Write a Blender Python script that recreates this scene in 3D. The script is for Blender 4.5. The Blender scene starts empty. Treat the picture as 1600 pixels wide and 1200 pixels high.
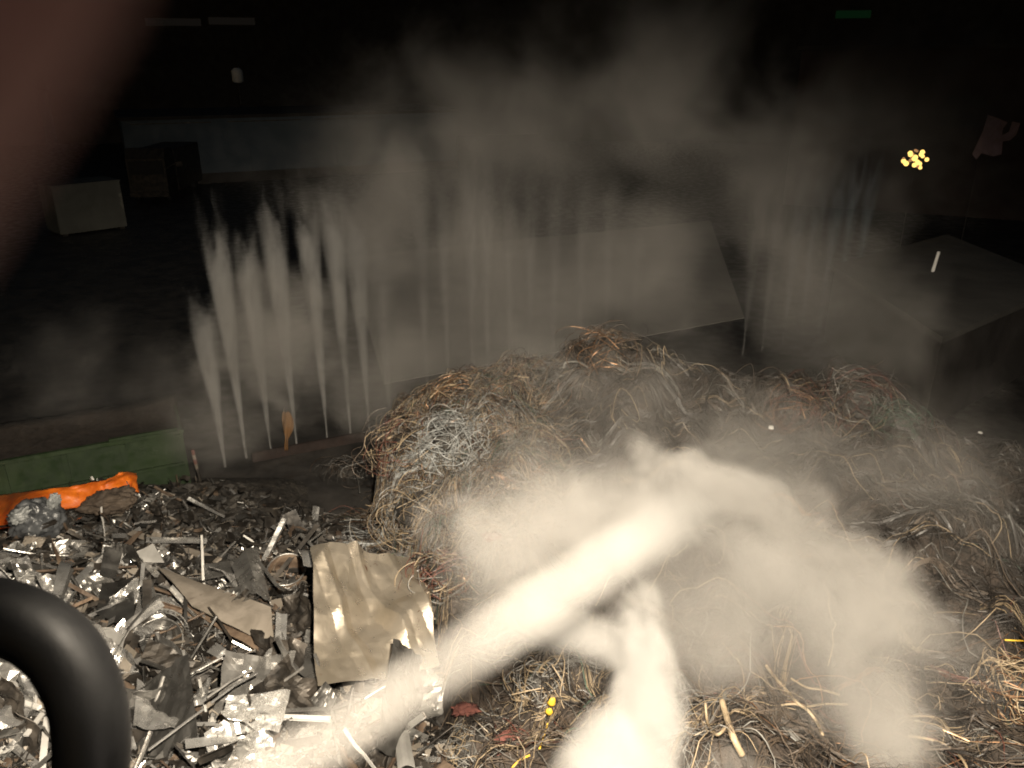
import bpy, bmesh, math, random
import numpy as np
from mathutils import Vector, Matrix, Quaternion, noise as mnoise

random.seed(7)
RNG = np.random.default_rng(11)
R = math.radians
scene = bpy.context.scene
COL = scene.collection

# ------------------------------------------------------------------ camera
CAM_H, PITCH, FPX = 10.0, R(22), 1232.0
CP, SP = math.cos(PITCH), math.sin(PITCH)
cam_data = bpy.data.cameras.new('camera')
cam = bpy.data.objects.new('camera', cam_data)
COL.objects.link(cam)
cam.location = (0, 0, CAM_H)
cam.rotation_euler = (R(90) - PITCH, 0, 0)
cam_data.sensor_width = 36.0
cam_data.lens = 36.0 * FPX / 1600.0
cam_data.clip_start = 0.002
cam_data.clip_end = 800
cam_data.dof.use_dof = True            # a phone lens: a 2.5 mm wide opening
cam_data.dof.focus_distance = 13.0
cam_data.dof.aperture_fstop = cam_data.lens / 2.5
scene.camera = cam

# ------------------------------------------------------------------ sky, moon, exposure
SUN_EL, SUN_ROT = R(9), R(200)
world = bpy.data.worlds.new('World')
scene.world = world
world.use_nodes = True
wn = world.node_tree.nodes
wl = world.node_tree.links
wn.clear()
sky = wn.new('ShaderNodeTexSky')
sky.sky_type = 'NISHITA'
sky.sun_disc = False
sky.sun_elevation = SUN_EL
sky.sun_rotation = SUN_ROT
bg = wn.new('ShaderNodeBackground')
bg.inputs['Strength'].default_value = 0.0042
wo = wn.new('ShaderNodeOutputWorld')
wl.new(sky.outputs[0], bg.inputs[0])
wl.new(bg.outputs[0], wo.inputs[0])

moon_data = bpy.data.lights.new('moon', 'SUN')
moon_data.energy = 0.006
moon_data.angle = R(0.5)
moon_data.color = (1.0, 0.95, 0.88)
moon = bpy.data.objects.new('moon', moon_data)
COL.objects.link(moon)
moon.rotation_euler = (R(90) - SUN_EL, 0, R(180) - SUN_ROT)

# the searchlight over the photographer's platform (its housing is built further down)
LAMP_POS = Vector((0.5, 0.3, 10.9))
LAMP_AIM = Vector((0.3, 8.6, 3.0))
LAMP_W, LAMP_CONE, LAMP_BLEND = 20500.0, 98, 0.5
FILL_W = 1.3

vs = scene.view_settings
vs.view_transform = 'Standard'
vs.look = 'None'
vs.exposure = 0
vs.gamma = 1
scene.cycles.use_denoising = True
scene.cycles.filter_width = 1.9
scene.cycles.max_bounces = 3
scene.cycles.diffuse_bounces = 1
scene.cycles.glossy_bounces = 1
scene.cycles.volume_bounces = 0
scene.cycles.transparent_max_bounces = 12
scene.cycles.sample_clamp_indirect = 3.0
scene.cycles.sample_clamp_direct = 0.0
scene.cycles.volume_step_rate = 3.0
scene.cycles.use_adaptive_sampling = True
scene.cycles.adaptive_threshold = 0.05
scene.cycles.adaptive_min_samples = 16
scene.cycles.volume_max_steps = 256


# ------------------------------------------------------------------ pixel <-> world
def ray(px, py):
    x, y = (px - 800) / FPX, -(py - 600) / FPX
    return Vector((x, CP + y * SP, -SP + y * CP))


def at_z(px, py, z):
    d = ray(px, py)
    t = (z - CAM_H) / d.z
    return Vector((0, 0, CAM_H)) + d * t


def at_y(px, py, Y):
    d = ray(px, py)
    return Vector((0, 0, CAM_H)) + d * (Y / d.y)


def at_d(px, py, depth):
    return Vector((0, 0, CAM_H)) + ray(px, py) * depth


# ------------------------------------------------------------------ node helpers
class NT:
    def __init__(self, name):
        self.m = bpy.data.materials.new(name)
        self.m.use_nodes = True
        self.t = self.m.node_tree
        self.t.nodes.clear()
        self.out = self.n('ShaderNodeOutputMaterial')

    def n(self, kind, **kw):
        nd = self.t.nodes.new(kind)
        for k, v in kw.items():
            setattr(nd, k, v)
        return nd

    def l(self, a, b):
        self.t.links.new(a, b)

    def math(self, op, a, b=None, clamp=False):
        nd = self.n('ShaderNodeMath', operation=op)
        nd.use_clamp = clamp
        for i, v in enumerate((a, b)):
            if v is None:
                continue
            if isinstance(v, (int, float)):
                nd.inputs[i].default_value = v
            else:
                self.l(v, nd.inputs[i])
        return nd.outputs[0]

    def maprange(self, v, a, b, c, d, mode='SMOOTHSTEP'):
        nd = self.n('ShaderNodeMapRange', interpolation_type=mode)
        self.l(v, nd.inputs[0])
        for i, x in zip((1, 2, 3, 4), (a, b, c, d)):
            nd.inputs[i].default_value = x
        return nd.outputs[0]

    def noise(self, vec, scale, detail=3, rough=0.55, dist=0.0, out='Fac'):
        nd = self.n('ShaderNodeTexNoise')
        nd.inputs['Scale'].default_value = scale
        nd.inputs['Detail'].default_value = detail
        nd.inputs['Roughness'].default_value = rough
        nd.inputs['Distortion'].default_value = dist
        if vec is not None:
            self.l(vec, nd.inputs['Vector'])
        return nd.outputs[out]

    def ramp(self, fac, stops):
        nd = self.n('ShaderNodeValToRGB')
        el = nd.color_ramp.elements
        while len(el) < len(stops):
            el.new(0.5)
        for e, (p, c) in zip(el, stops):
            e.position = p
            e.color = (*c, 1)
        self.l(fac, nd.inputs[0])
        return nd.outputs[0]

    def mix(self, fac, a, b, mode='MIX'):
        nd = self.n('ShaderNodeMix', data_type='RGBA', blend_type=mode)
        for i, v in ((0, fac), (6, a), (7, b)):
            if isinstance(v, (int, float)):
                nd.inputs[i].default_value = v
            elif isinstance(v, tuple):
                nd.inputs[i].default_value = (*v, 1)
            else:
                self.l(v, nd.inputs[i])
        return nd.outputs[2]


def surf(name, c1, c2, scale=6.0, rough=(0.4, 0.8), metallic=0.0, bump=0.2, bscale=None,
         random_value=0.0, spec=0.5, dirt=None, sss=0.0):
    """Two-tone noisy surface with varying roughness, optional per-object brightness and dirt."""
    t = NT(name)
    tc = t.n('ShaderNodeTexCoord').outputs['Object']
    f = t.noise(tc, scale, 5, 0.62, 0.6)
    f = t.maprange(f, 0.32, 0.68, 0, 1)
    col = t.mix(f, c1, c2)
    if dirt:
        d = t.noise(tc, scale * 0.55, 4, 0.7, 1.2)
        d = t.maprange(d, dirt[1], dirt[1] + 0.12, 0, 1)
        col = t.mix(d, col, dirt[0])
    if random_value:
        oi = t.n('ShaderNodeObjectInfo').outputs['Random']
        v = t.maprange(oi, 0, 1, 1 - random_value, 1 + random_value * 0.6, 'LINEAR')
        hsv = t.n('ShaderNodeHueSaturation')
        t.l(v, hsv.inputs['Value'])
        t.l(col, hsv.inputs['Color'])
        col = hsv.outputs[0]
    p = t.n('ShaderNodeBsdfPrincipled')
    t.l(col, p.inputs['Base Color'])
    p.inputs['Metallic'].default_value = metallic
    p.inputs['Specular IOR Level'].default_value = spec
    r = t.noise(tc, scale * 2.3, 4)
    t.l(t.maprange(r, 0.3, 0.7, rough[0], rough[1]), p.inputs['Roughness'])
    if bump:
        b = t.n('ShaderNodeBump')
        b.inputs['Strength'].default_value = bump
        b.inputs['Distance'].default_value = 0.05
        t.l(t.noise(tc, bscale or scale * 1.5, 4, 0.6), b.inputs['Height'])
        t.l(b.outputs[0], p.inputs['Normal'])
    t.l(p.outputs[0], t.out.inputs['Surface'])
    return t.m


def emit(name, col, strength):
    t = NT(name)
    e = t.n('ShaderNodeEmission')
    e.inputs[0].default_value = (*col, 1)
    e.inputs[1].default_value = strength
    t.l(e.outputs[0], t.out.inputs['Surface'])
    return t.m


def vol_out(t, dens, color, aniso):
    v = t.n('ShaderNodeVolumePrincipled')
    v.inputs['Color'].default_value = (*color, 1)
    v.inputs['Anisotropy'].default_value = aniso
    if isinstance(dens, (int, float)):
        v.inputs['Density'].default_value = dens
    else:
        v.inputs['Density'].default_value = 0
        t.l(dens, v.inputs['Density'])
    t.l(v.outputs[0], t.out.inputs['Volume'])


SMOKE_COL = (0.93, 0.9, 0.86)


def smoke_mat(name, lobes, nscale=0.9, wisp=2.4, bias=0.0, detail=3, aniso=-0.1, color=SMOKE_COL, step=1.0):
    """A body of smoke made of soft lobes (world matrix, density); noise eats into their ragged rims."""
    t = NT(name)
    pos = t.n('ShaderNodeNewGeometry').outputs['Position']
    nz = t.noise(pos, nscale, detail, 0.6, 0.35)
    e = t.math('MULTIPLY', t.math('SUBTRACT', nz, 0.5 + bias), wisp)
    total = None
    for mw, dens in lobes:
        loc, rot, sc = mw.decompose()
        mp = t.n('ShaderNodeMapping', vector_type='TEXTURE')
        mp.inputs['Location'].default_value = loc
        mp.inputs['Rotation'].default_value = rot.to_euler()
        mp.inputs['Scale'].default_value = sc
        t.l(pos, mp.inputs['Vector'])
        ln = t.n('ShaderNodeVectorMath', operation='LENGTH')
        t.l(mp.outputs[0], ln.inputs[0])
        core = t.maprange(ln.outputs['Value'], 1.3, 0.0, -0.55, 0.85, 'LINEAR')
        rim = t.maprange(ln.outputs['Value'], 1.3, 0.85, 0.0, dens)
        d = t.maprange(t.math('ADD', core, e), 0.0, 1.4, 0.0, 1.0)
        d = t.math('MULTIPLY', d, rim)
        total = d if total is None else t.math('ADD', total, d)
    vol_out(t, total, color, aniso)
    t.m.cycles.volume_step_rate = step
    return t.m


# ------------------------------------------------------------------ mesh / object helpers
def link(name, me, mats=(), parent=None, loc=(0, 0, 0), smooth=False):
    o = bpy.data.objects.new(name, me)
    for m in (mats if isinstance(mats, (list, tuple)) else [mats]):
        me.materials.append(m)
    COL.objects.link(o)
    o.location = loc
    if parent:
        o.parent = parent
    if smooth:
        me.polygons.foreach_set('use_smooth', [True] * len(me.polygons))
    return o


def mesh(name, v, f):
    me = bpy.data.meshes.new(name)
    me.from_pydata([tuple(p) for p in v], [], f)
    me.update()
    return me


def obj(name, v, f, mats, parent=None, loc=(0, 0, 0), smooth=False):
    return link(name, mesh(name, v, f), mats, parent, loc, smooth)


def tag(o, label=None, cat=None, group=None, kind=None):
    if label:
        o['label'] = label
    if cat:
        o['category'] = cat
    if group:
        o['group'] = group
    if kind:
        o['kind'] = kind
    return o


def empty(name, loc, rz=0, rot=None):
    o = bpy.data.objects.new(name, None)
    COL.objects.link(o)
    o.location = loc
    o.rotation_euler = rot or (0, 0, rz)
    o.empty_display_size = 0.2
    return o


class MB:
    def __init__(self):
        self.v, self.f, self.mi = [], [], []

    def add(self, v, f, mi=0):
        b = len(self.v)
        self.v += [Vector(p) for p in v]
        self.f += [tuple(b + i for i in q) for q in f]
        self.mi += [mi] * len(f)
        return self

    def box(self, c, s, rot=None, mi=0, bev=0.0):
        h = Vector(s) * 0.5
        c = Vector(c)
        if bev:
            bm = bmesh.new()
            bmesh.ops.create_cube(bm, size=1.0)
            for q in bm.verts:
                q.co = Vector((q.co.x * s[0], q.co.y * s[1], q.co.z * s[2]))
            bmesh.ops.bevel(bm, geom=list(bm.edges), offset=bev, segments=2, affect='EDGES')
            bm.verts.index_update()
            vv = [q.co.copy() for q in bm.verts]
            ff = [tuple(x.index for x in p.verts) for p in bm.faces]
            bm.free()
        else:
            vv = [Vector((x * h.x, y * h.y, z * h.z)) for x in (-1, 1) for y in (-1, 1) for z in (-1, 1)]
            ff = [(0, 1, 3, 2), (4, 6, 7, 5), (0, 4, 5, 1), (2, 3, 7, 6), (0, 2, 6, 4), (1, 5, 7, 3)]
        if rot is not None:
            vv = [rot @ q for q in vv]
        return self.add([q + c for q in vv], ff, mi)

    def tube(self, pts, r, n=8, mi=0, caps=True):
        v, f = tube_geo(pts, r, n, caps)
        return self.add(v, f, mi)

    def build(self, name, mats, parent=None, loc=(0, 0, 0), smooth=False):
        me = mesh(name, self.v, self.f)
        o = link(name, me, mats, parent, loc, smooth)
        if any(self.mi):
            me.polygons.foreach_set('material_index', self.mi)
        return o


def tube_geo(pts, r, n=8, caps=True):
    pts = [Vector(p) for p in pts]
    k = len(pts)
    rr = r if isinstance(r, (list, tuple, np.ndarray)) else [r] * k
    v, f = [], []
    up = None
    for i, p in enumerate(pts):
        d = (pts[min(i + 1, k - 1)] - pts[max(i - 1, 0)])
        if d.length < 1e-9:
            d = Vector((0, 0, 1))
        d.normalize()
        if up is None:
            a = Vector((0, 0, 1)) if abs(d.z) < 0.9 else Vector((1, 0, 0))
            up = (a - d * a.dot(d)).normalized()
        else:
            up = (up - d * up.dot(d))
            up = up.normalized() if up.length > 1e-6 else d.orthogonal().normalized()
        s = d.cross(up)
        for j in range(n):
            a = 2 * math.pi * j / n
            v.append(p + (up * math.cos(a) + s * math.sin(a)) * rr[i])
    for i in range(k - 1):
        for j in range(n):
            j2 = (j + 1) % n
            f.append((i * n + j, i * n + j2, (i + 1) * n + j2, (i + 1) * n + j))
    if caps:
        f.append(tuple(range(n - 1, -1, -1)))
        f.append(tuple((k - 1) * n + j for j in range(n)))
    return v, f


def smooth_path(pts, sub=6):
    pts = [Vector(p) for p in pts]
    out = []
    for i in range(len(pts) - 1):
        p0, p1, p2, p3 = pts[max(i - 1, 0)], pts[i], pts[i + 1], pts[min(i + 2, len(pts) - 1)]
        for k in range(sub):
            t = k / sub
            out.append(0.5 * ((2 * p1) + (p2 - p0) * t + (2 * p0 - 5 * p1 + 4 * p2 - p3) * t * t +
                              (3 * p1 - p0 - 3 * p2 + p3) * t ** 3))
    out.append(pts[-1])
    return out


def look_rot(d, up=Vector((0, 0, 1))):
    return Vector(d).to_track_quat('Z', 'Y')


# ------------------------------------------------------------------ the terrain of scrap
def hash2(ix, iy, seed):
    h = (ix.astype(np.int64) * 374761393 + iy.astype(np.int64) * 668265263 + seed * 2147483647) & 0xFFFFFFFF
    h = ((h ^ (h >> 13)) * 1274126177) & 0xFFFFFFFF
    return ((h ^ (h >> 16)) & 0xFFFF) / 65535.0


def vnoise(x, y, seed=0):
    x, y = np.asarray(x, float), np.asarray(y, float)
    ix, iy = np.floor(x), np.floor(y)
    fx, fy = x - ix, y - iy
    fx, fy = fx * fx * (3 - 2 * fx), fy * fy * (3 - 2 * fy)
    a, b = hash2(ix, iy, seed), hash2(ix + 1, iy, seed)
    c, d = hash2(ix, iy + 1, seed), hash2(ix + 1, iy + 1, seed)
    return (a * (1 - fx) + b * fx) * (1 - fy) + (c * (1 - fx) + d * fx) * fy - 0.5


def sstep(a, b, x):
    t = np.clip((x - a) / (b - a), 0, 1)
    return t * t * (3 - 2 * t)


CREST_X = [-6.5, -3.75, -2.9, -2.1, -1.3, 0, 0.9, 1.3, 2.0, 2.7, 3.5, 4.7, 6, 7.4, 8.7, 10.7, 14, 20]
CREST_Z = [0.3, 2.0, 2.95, 3.15, 3.75, 4.05, 4.1, 4.45, 4.45, 4.3, 3.7, 3.55, 3.6, 3.75, 2.95, 2.1, 1.2, 0.5]
EDGE_Y = [3, 7, 9, 11, 12.5, 14, 15.5, 18]
EDGE_X = [-1.3, -1.05, -1.35, -2.1, -2.75, -3.05, -3.2, -3.4]


def mound(x, y):
    hc = np.interp(x, CREST_X, CREST_Z)
    t = np.clip((15.3 - y) / 10.0, 0, 1)
    h = hc * (1 - t) + t * np.interp(x, [-2, 0, 3, 7, 12], [2.7, 3.0, 3.3, 2.6, 1.6])
    h = h - 0.75 * np.sin(np.clip(t, 0, 1) * math.pi) * (0.6 + 0.4 * np.sin(x * 0.7))
    h = h * (1 - sstep(15.4, 20.0, y))
    h = h + (vnoise(x * 0.8, y * 0.8, 3) * 0.75 + vnoise(x * 2.0, y * 2.0, 4) * 0.5 + vnoise(x * 4.6, y * 4.6, 5) * 0.16) * sstep(0.3, 1.5, h)
    xb = np.interp(y, EDGE_Y, EDGE_X) + vnoise(y * 0.9, y * 0 + 3, 8) * 0.5
    e = sstep(-0.15, 0.75, x - xb)
    return h * (0.0 + e)


def scrap(x, y):
    h = np.interp(y, [2, 6, 9, 12, 14.5, 16.5, 18.5], [2.9, 2.7, 2.35, 1.8, 1.15, 0.7, 0.0])
    h = h + (vnoise(x * 0.7, y * 0.7, 13) * 0.7 + vnoise(x * 1.9, y * 1.9, 14) * 0.35) * sstep(0.1, 1.0, h)
    h = h * (1 - sstep(0.2, 2.2, x + 0.6))
    h = h * (1 - 0.92 * sstep(-6.2, -4.6, x) * sstep(14.2, 16.2, y))
    return h


def H(x, y):
    return np.maximum(np.maximum(mound(x, y), scrap(x, y)), 0.0)


def Hs(x, y):
    return float(H(np.array([x]), np.array([y]))[0])


def hit(px, py, lift=0.0):
    d = ray(px, py)
    t = np.arange(2.5, 70, 0.03)
    X, Y, Z = d.x * t, d.y * t, CAM_H + d.z * t
    below = np.nonzero(Z < H(X, Y) + lift)[0]
    i = below[0] if len(below) else len(t) - 1
    return Vector((X[i], Y[i], Z[i]))


# ------------------------------------------------------------------ materials
M = {}
M['asphalt'] = surf('wet_asphalt', (0.022, 0.021, 0.02), (0.05, 0.046, 0.042), 0.8, (0.35, 0.75), bump=0.06, bscale=9)
M['concrete'] = surf('yard_concrete', (0.22, 0.208, 0.187), (0.29, 0.275, 0.25), 0.35, (0.6, 0.9), bump=0.15, bscale=3, dirt=((0.1, 0.094, 0.086), 0.6))
M['heap'] = surf('shaded_heap_core', (0.01, 0.008, 0.006), (0.045, 0.033, 0.025), 3.2, (0.7, 1.0), bump=1.0, bscale=14)  # darkened so the gaps between wires look deep in shade
M['scrapbase'] = surf('scrap_bed', (0.012, 0.011, 0.010), (0.05, 0.044, 0.037), 4.0, (0.5, 0.9), bump=1.0, bscale=12)  # dark colour gives the shade of the gaps between scrap pieces
M['steel'] = surf('galvanised_steel', (0.26, 0.25, 0.235), (0.43, 0.42, 0.4), 2.5, (0.2, 0.42), metallic=0.75, bump=0.35, random_value=0.6, dirt=((0.16, 0.12, 0.085), 0.62))
M['bright'] = surf('bright_aluminium', (0.53, 0.52, 0.5), (0.73, 0.72, 0.7), 3, (0.14, 0.38), metallic=0.8, bump=0.35, random_value=0.35)
M['paint'] = surf('dirty_white_paint', (0.36, 0.35, 0.33), (0.52, 0.51, 0.485), 2.2, (0.35, 0.7), bump=0.15, random_value=0.4, dirt=((0.2, 0.15, 0.1), 0.6))
M['dark'] = surf('blackened_steel', (0.02, 0.018, 0.016), (0.07, 0.06, 0.05), 3, (0.35, 0.7), metallic=0.5, bump=0.3, random_value=0.4)
M['rust'] = surf('rusty_steel', (0.07, 0.045, 0.03), (0.16, 0.115, 0.08), 4, (0.6, 0.9), metallic=0.2, bump=0.4, random_value=0.4)
M['grey'] = surf('dull_grey_sheet', (0.11, 0.106, 0.1), (0.2, 0.195, 0.185), 2.5, (0.25, 0.5), metallic=0.8, bump=0.25, random_value=0.5, dirt=((0.1, 0.07, 0.045), 0.6))
M['beam'] = surf('weathered_panel', (0.15, 0.13, 0.105), (0.25, 0.22, 0.185), 2.0, (0.5, 0.8), metallic=0.15, bump=0.2, dirt=((0.08, 0.06, 0.045), 0.58))
M['green'] = surf('green_skip_paint', (0.009, 0.02, 0.006), (0.017, 0.032, 0.01), 1.3, (0.45, 0.75), bump=0.1, dirt=((0.03, 0.035, 0.018), 0.6))
M['greenbright'] = surf('green_plastic', (0.03, 0.42, 0.08), (0.05, 0.55, 0.12), 6, (0.3, 0.5))
M['orange'] = surf('orange_tarpaulin', (0.5, 0.095, 0.008), (0.68, 0.165, 0.012), 2.4, (0.4, 0.7), bump=0.45, bscale=5, dirt=((0.16, 0.05, 0.02), 0.6))
M['blackrubber'] = surf('black_rubber', (0.007, 0.007, 0.0075), (0.012, 0.012, 0.0125), 9, (0.48, 0.62), bump=0.04, bscale=160)
M['bag'] = surf('dark_plastic_bag', (0.035, 0.037, 0.04), (0.09, 0.095, 0.10), 3, (0.2, 0.45), bump=0.5, bscale=6)
M['bagpale'] = surf('pale_plastic_bag', (0.17, 0.178, 0.178), (0.26, 0.27, 0.27), 3, (0.25, 0.5), bump=0.5, bscale=6)
M['brownlump'] = surf('brown_sacking', (0.045, 0.033, 0.024), (0.09, 0.068, 0.05), 5, (0.7, 0.95), bump=0.6)
M['blackwall'] = surf('dark_building', (0.02, 0.017, 0.015), (0.035, 0.03, 0.027), 0.4, (0.7, 0.9), bump=0.1)
M['brownwall'] = surf('brown_building', (0.03, 0.02, 0.017), (0.045, 0.03, 0.026), 0.4, (0.7, 0.9), bump=0.1)
M['bluewall'] = surf('pale_blue_cladding', (0.05, 0.07, 0.09), (0.07, 0.092, 0.112), 0.3, (0.55, 0.8), bump=0.1)
M['roof'] = surf('flat_roof_felt', (0.06, 0.057, 0.052), (0.09, 0.086, 0.078), 0.4, (0.7, 0.9), bump=0.2, dirt=((0.1, 0.095, 0.085), 0.6))
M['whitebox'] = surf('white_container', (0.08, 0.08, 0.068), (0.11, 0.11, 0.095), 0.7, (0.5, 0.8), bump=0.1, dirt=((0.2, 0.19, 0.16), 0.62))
M['white'] = surf('white_plastic', (0.7, 0.69, 0.66), (0.82, 0.81, 0.78), 4, (0.4, 0.6))
M['pink'] = surf('pinkish_sheet', (0.2, 0.14, 0.16), (0.28, 0.2, 0.23), 2.0, (0.5, 0.8), bump=0.3)
M['amber'] = surf('orange_cloth', (0.15, 0.075, 0.025), (0.21, 0.105, 0.032), 3, (0.7, 0.9), bump=0.4)
M['redpaint'] = surf('red_paint', (0.4, 0.04, 0.03), (0.5, 0.06, 0.04), 5, (0.4, 0.7))
M['railrust'] = surf('dark_red_rail', (0.014, 0.008, 0.006), (0.024, 0.014, 0.011), 4, (0.7, 0.9), bump=0.2)
M['added_cover'] = surf('added_dark_cover', (0.018, 0.014, 0.011), (0.03, 0.023, 0.018), 3, (0.7, 0.95), bump=0.4)
M['rag'] = surf('faded_red_rag', (0.09, 0.03, 0.024), (0.15, 0.055, 0.042), 8, (0.8, 0.95), bump=0.5)
M['glass'] = surf('dark_window_glass', (0.01, 0.011, 0.012), (0.015, 0.016, 0.018), 2, (0.3, 0.45), bump=0, spec=0.2)
M['skin'] = surf('skin', (0.3, 0.135, 0.115), (0.36, 0.17, 0.145), 40, (0.45, 0.65), bump=0.1, bscale=300)
M['sleeve'] = surf('dark_jacket_cloth', (0.02, 0.022, 0.028), (0.035, 0.037, 0.045), 20, (0.7, 0.95), bump=0.2)
WIRE = {
    'brown': surf('brown_cable', (0.05, 0.036, 0.025), (0.11, 0.082, 0.06), 3, (0.45, 0.8), bump=0, random_value=0.4),
    'dark': surf('dark_cable', (0.014, 0.011, 0.009), (0.035, 0.028, 0.023), 3, (0.4, 0.7), bump=0, random_value=0.4),
    'tan': surf('tan_cable', (0.19, 0.145, 0.09), (0.34, 0.265, 0.175), 3, (0.4, 0.7), bump=0, random_value=0.3),
    'grey': surf('grey_cable', (0.11, 0.107, 0.1), (0.21, 0.205, 0.19), 3, (0.4, 0.7), bump=0, random_value=0.3),
    'red': surf('red_cable', (0.10, 0.036, 0.026), (0.15, 0.055, 0.04), 3, (0.4, 0.7), bump=0, random_value=0.3),
    'green': surf('green_cable', (0.025, 0.06, 0.038), (0.04, 0.09, 0.06), 3, (0.4, 0.7), bump=0, random_value=0.3),
    'copper': surf('copper_wire', (0.2, 0.105, 0.055), (0.3, 0.17, 0.09), 3, (0.3, 0.5), metallic=0.6, bump=0, random_value=0.3),
    'palegrey': surf('pale_grey_wire', (0.24, 0.25, 0.245), (0.34, 0.35, 0.345), 3, (0.4, 0.7), bump=0, random_value=0.2),
    'yellow': surf('yellow_cable', (0.6, 0.36, 0.03), (0.7, 0.45, 0.05), 3, (0.4, 0.6), bump=0),
}
WIRE_COL = list(WIRE)
WIRE_MATS = [WIRE[k] for k in WIRE_COL]

# ------------------------------------------------------------------ ground
gv, gf = [], []
for j in range(2):
    for i in range(2):
        gv.append((-320 + 640 * i, -60 + 420 * j, 0))
tag(obj('ground', gv, [(0, 1, 3, 2)], M['asphalt']), kind='structure')
WD = Vector((math.sin(R(64)), math.cos(R(64)), 0))      # the yard's long direction
WN = Vector((-WD.y, WD.x, 0))
p0, p1, p2 = at_z(545, 402, 0), at_z(1110, 345, 0), at_z(1163, 497, 0)
p3 = at_z(600, 600, 0)
tag(obj('concrete_yard', [p + Vector((0, 0, z)) for z in (0.0, 0.02) for p in (p0, p1, p2, p3)],
        [(7, 6, 5, 4), (0, 1, 5, 4), (1, 2, 6, 5), (2, 3, 7, 6), (3, 0, 4, 7)], M['concrete']), kind='structure')


def heap_mesh(name, fn, x0, x1, y0, y1, step, mat, sink, amp, seed):
    xs, ys = np.arange(x0, x1, step), np.arange(y0, y1, step)
    X, Y = np.meshgrid(xs, ys)
    h = fn(X, Y)
    Z = h - sink
    Z = Z + (vnoise(X * 6, Y * 6, seed) + 0.6 * vnoise(X * 13, Y * 13, seed + 1)) * amp * sstep(0.2, 0.8, h)
    n, m = X.shape
    v = np.stack([X.ravel(), Y.ravel(), Z.ravel()], 1).tolist()
    keep = (h > 0.08)
    f = []
    for j in range(n - 1):
        for i in range(m - 1):
            if keep[j, i] or keep[j + 1, i + 1] or keep[j, i + 1] or keep[j + 1, i]:
                a = j * m + i
                f.append((a, a + 1, a + m + 1, a + m))
    return obj(name, v, f, mat)


o = heap_mesh('wire_heap', mound, -4.5, 18, 3, 20.5, 0.11, M['heap'], 0.05, 0.14, 41)
tag(o, 'core of the big mound of scrap wire, coloured dark for its shaded gaps', 'heap', kind='stuff')
o = heap_mesh('scrap_heap', scrap, -17, 1.8, 2, 18.8, 0.12, M['scrapbase'], 0.10, 0.2, 51)
tag(o, 'bed of shredded scrap, coloured dark as the shaded gaps under the loose metal', 'heap', kind='stuff')


# ------------------------------------------------------------------ wires of the big mound
def strand(x, y, length, n, curl, loft, seed):
    r = random.Random(seed)
    a = r.uniform(0, 2 * math.pi)
    k = r.uniform(-curl, curl)
    st = length / n
    pts = []
    ph, fr = r.uniform(0, 6.28), r.uniform(0.6, 2.2)
    for i in range(n + 1):
        u = i / n
        pts.append([x, y, loft * math.sin(math.pi * u) * (0.6 + 0.4 * math.sin(ph + fr * 6 * u)) + 0.02])
        a += k * st + r.gauss(0, 0.28)
        k += r.gauss(0, curl * 0.18)
        x += math.cos(a) * st
        y += math.sin(a) * st
    return pts


def settle(pl):
    """List of polylines of local lofts -> world points on the heap."""
    fl = np.array([p for s in pl for p in s])
    z = H(fl[:, 0], fl[:, 1]) + fl[:, 2]
    fl[:, 2] = z
    out, i = [], 0
    for s in pl:
        out.append(fl[i:i + len(s)])
        i += len(s)
    return out


def pick_colour(x, y, r):
    u = r.random()
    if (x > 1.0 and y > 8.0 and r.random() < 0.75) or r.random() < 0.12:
        return 'dark'  # far right gets mostly dark wires, standing in for weaker light there
    if (x + 1.45) ** 2 + (y - 13.3) ** 2 < 0.55 and r.random() < 0.9:
        return 'palegrey'
    g = float(vnoise(np.array([x * 0.55]), np.array([y * 0.55]), 77)[0])
    if g > 0.16:
        return 'grey' if u < 0.5 else ('brown' if u < 0.8 else 'tan')
    if g < -0.24:
        return 'red' if u < 0.09 else ('copper' if u < 0.28 else ('brown' if u < 0.72 else 'dark'))
    if u < 0.42:
        return 'brown'
    if u < 0.66:
        return 'dark'
    if u < 0.8:
        return 'tan'
    if u < 0.9:
        return 'grey'
    return r.choice(['red', 'green', 'copper', 'grey', 'brown', 'brown', 'grey', 'tan'])


def seeds_on_mound(n, box, seed, dens_left=False):
    r = random.Random(seed)
    out = []
    while len(out) < n:
        x, y = r.uniform(*box[0]), r.uniform(*box[1])
        h = float(mound(np.array([x]), np.array([y]))[0])
        if h < 0.6 or h < float(scrap(np.array([x]), np.array([y]))[0]):
            continue
        dp = y * CP + (CAM_H - h) * SP
        px = 800 + x / dp * FPX
        if px < 450 or px > 1720:
            continue
        out.append((x, y))
    return out


rr = random.Random(5)
polys, rad, colr = [], [], []
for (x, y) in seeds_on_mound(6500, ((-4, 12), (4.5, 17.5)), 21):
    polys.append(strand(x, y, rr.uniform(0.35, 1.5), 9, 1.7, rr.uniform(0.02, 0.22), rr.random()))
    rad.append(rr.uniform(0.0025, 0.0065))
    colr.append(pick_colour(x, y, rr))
for (x, y) in seeds_on_mound(3000, ((-3.6, 0.6), (9.5, 16.0)), 22):      # the curly knoll on the left
    polys.append(strand(x, y, rr.uniform(0.5, 1.9), 12, 5.5, rr.uniform(0.05, 0.34), rr.random()))
    rad.append(rr.uniform(0.0025, 0.0055))
    c = pick_colour(x, y, rr)
    colr.append(c if c == 'palegrey' else rr.choice(['grey', 'tan', 'brown', 'brown', 'dark', 'dark', 'grey', 'copper', 'brown', 'tan']) if rr.random() < 0.92 else rr.choice(['red', 'green']))
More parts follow.
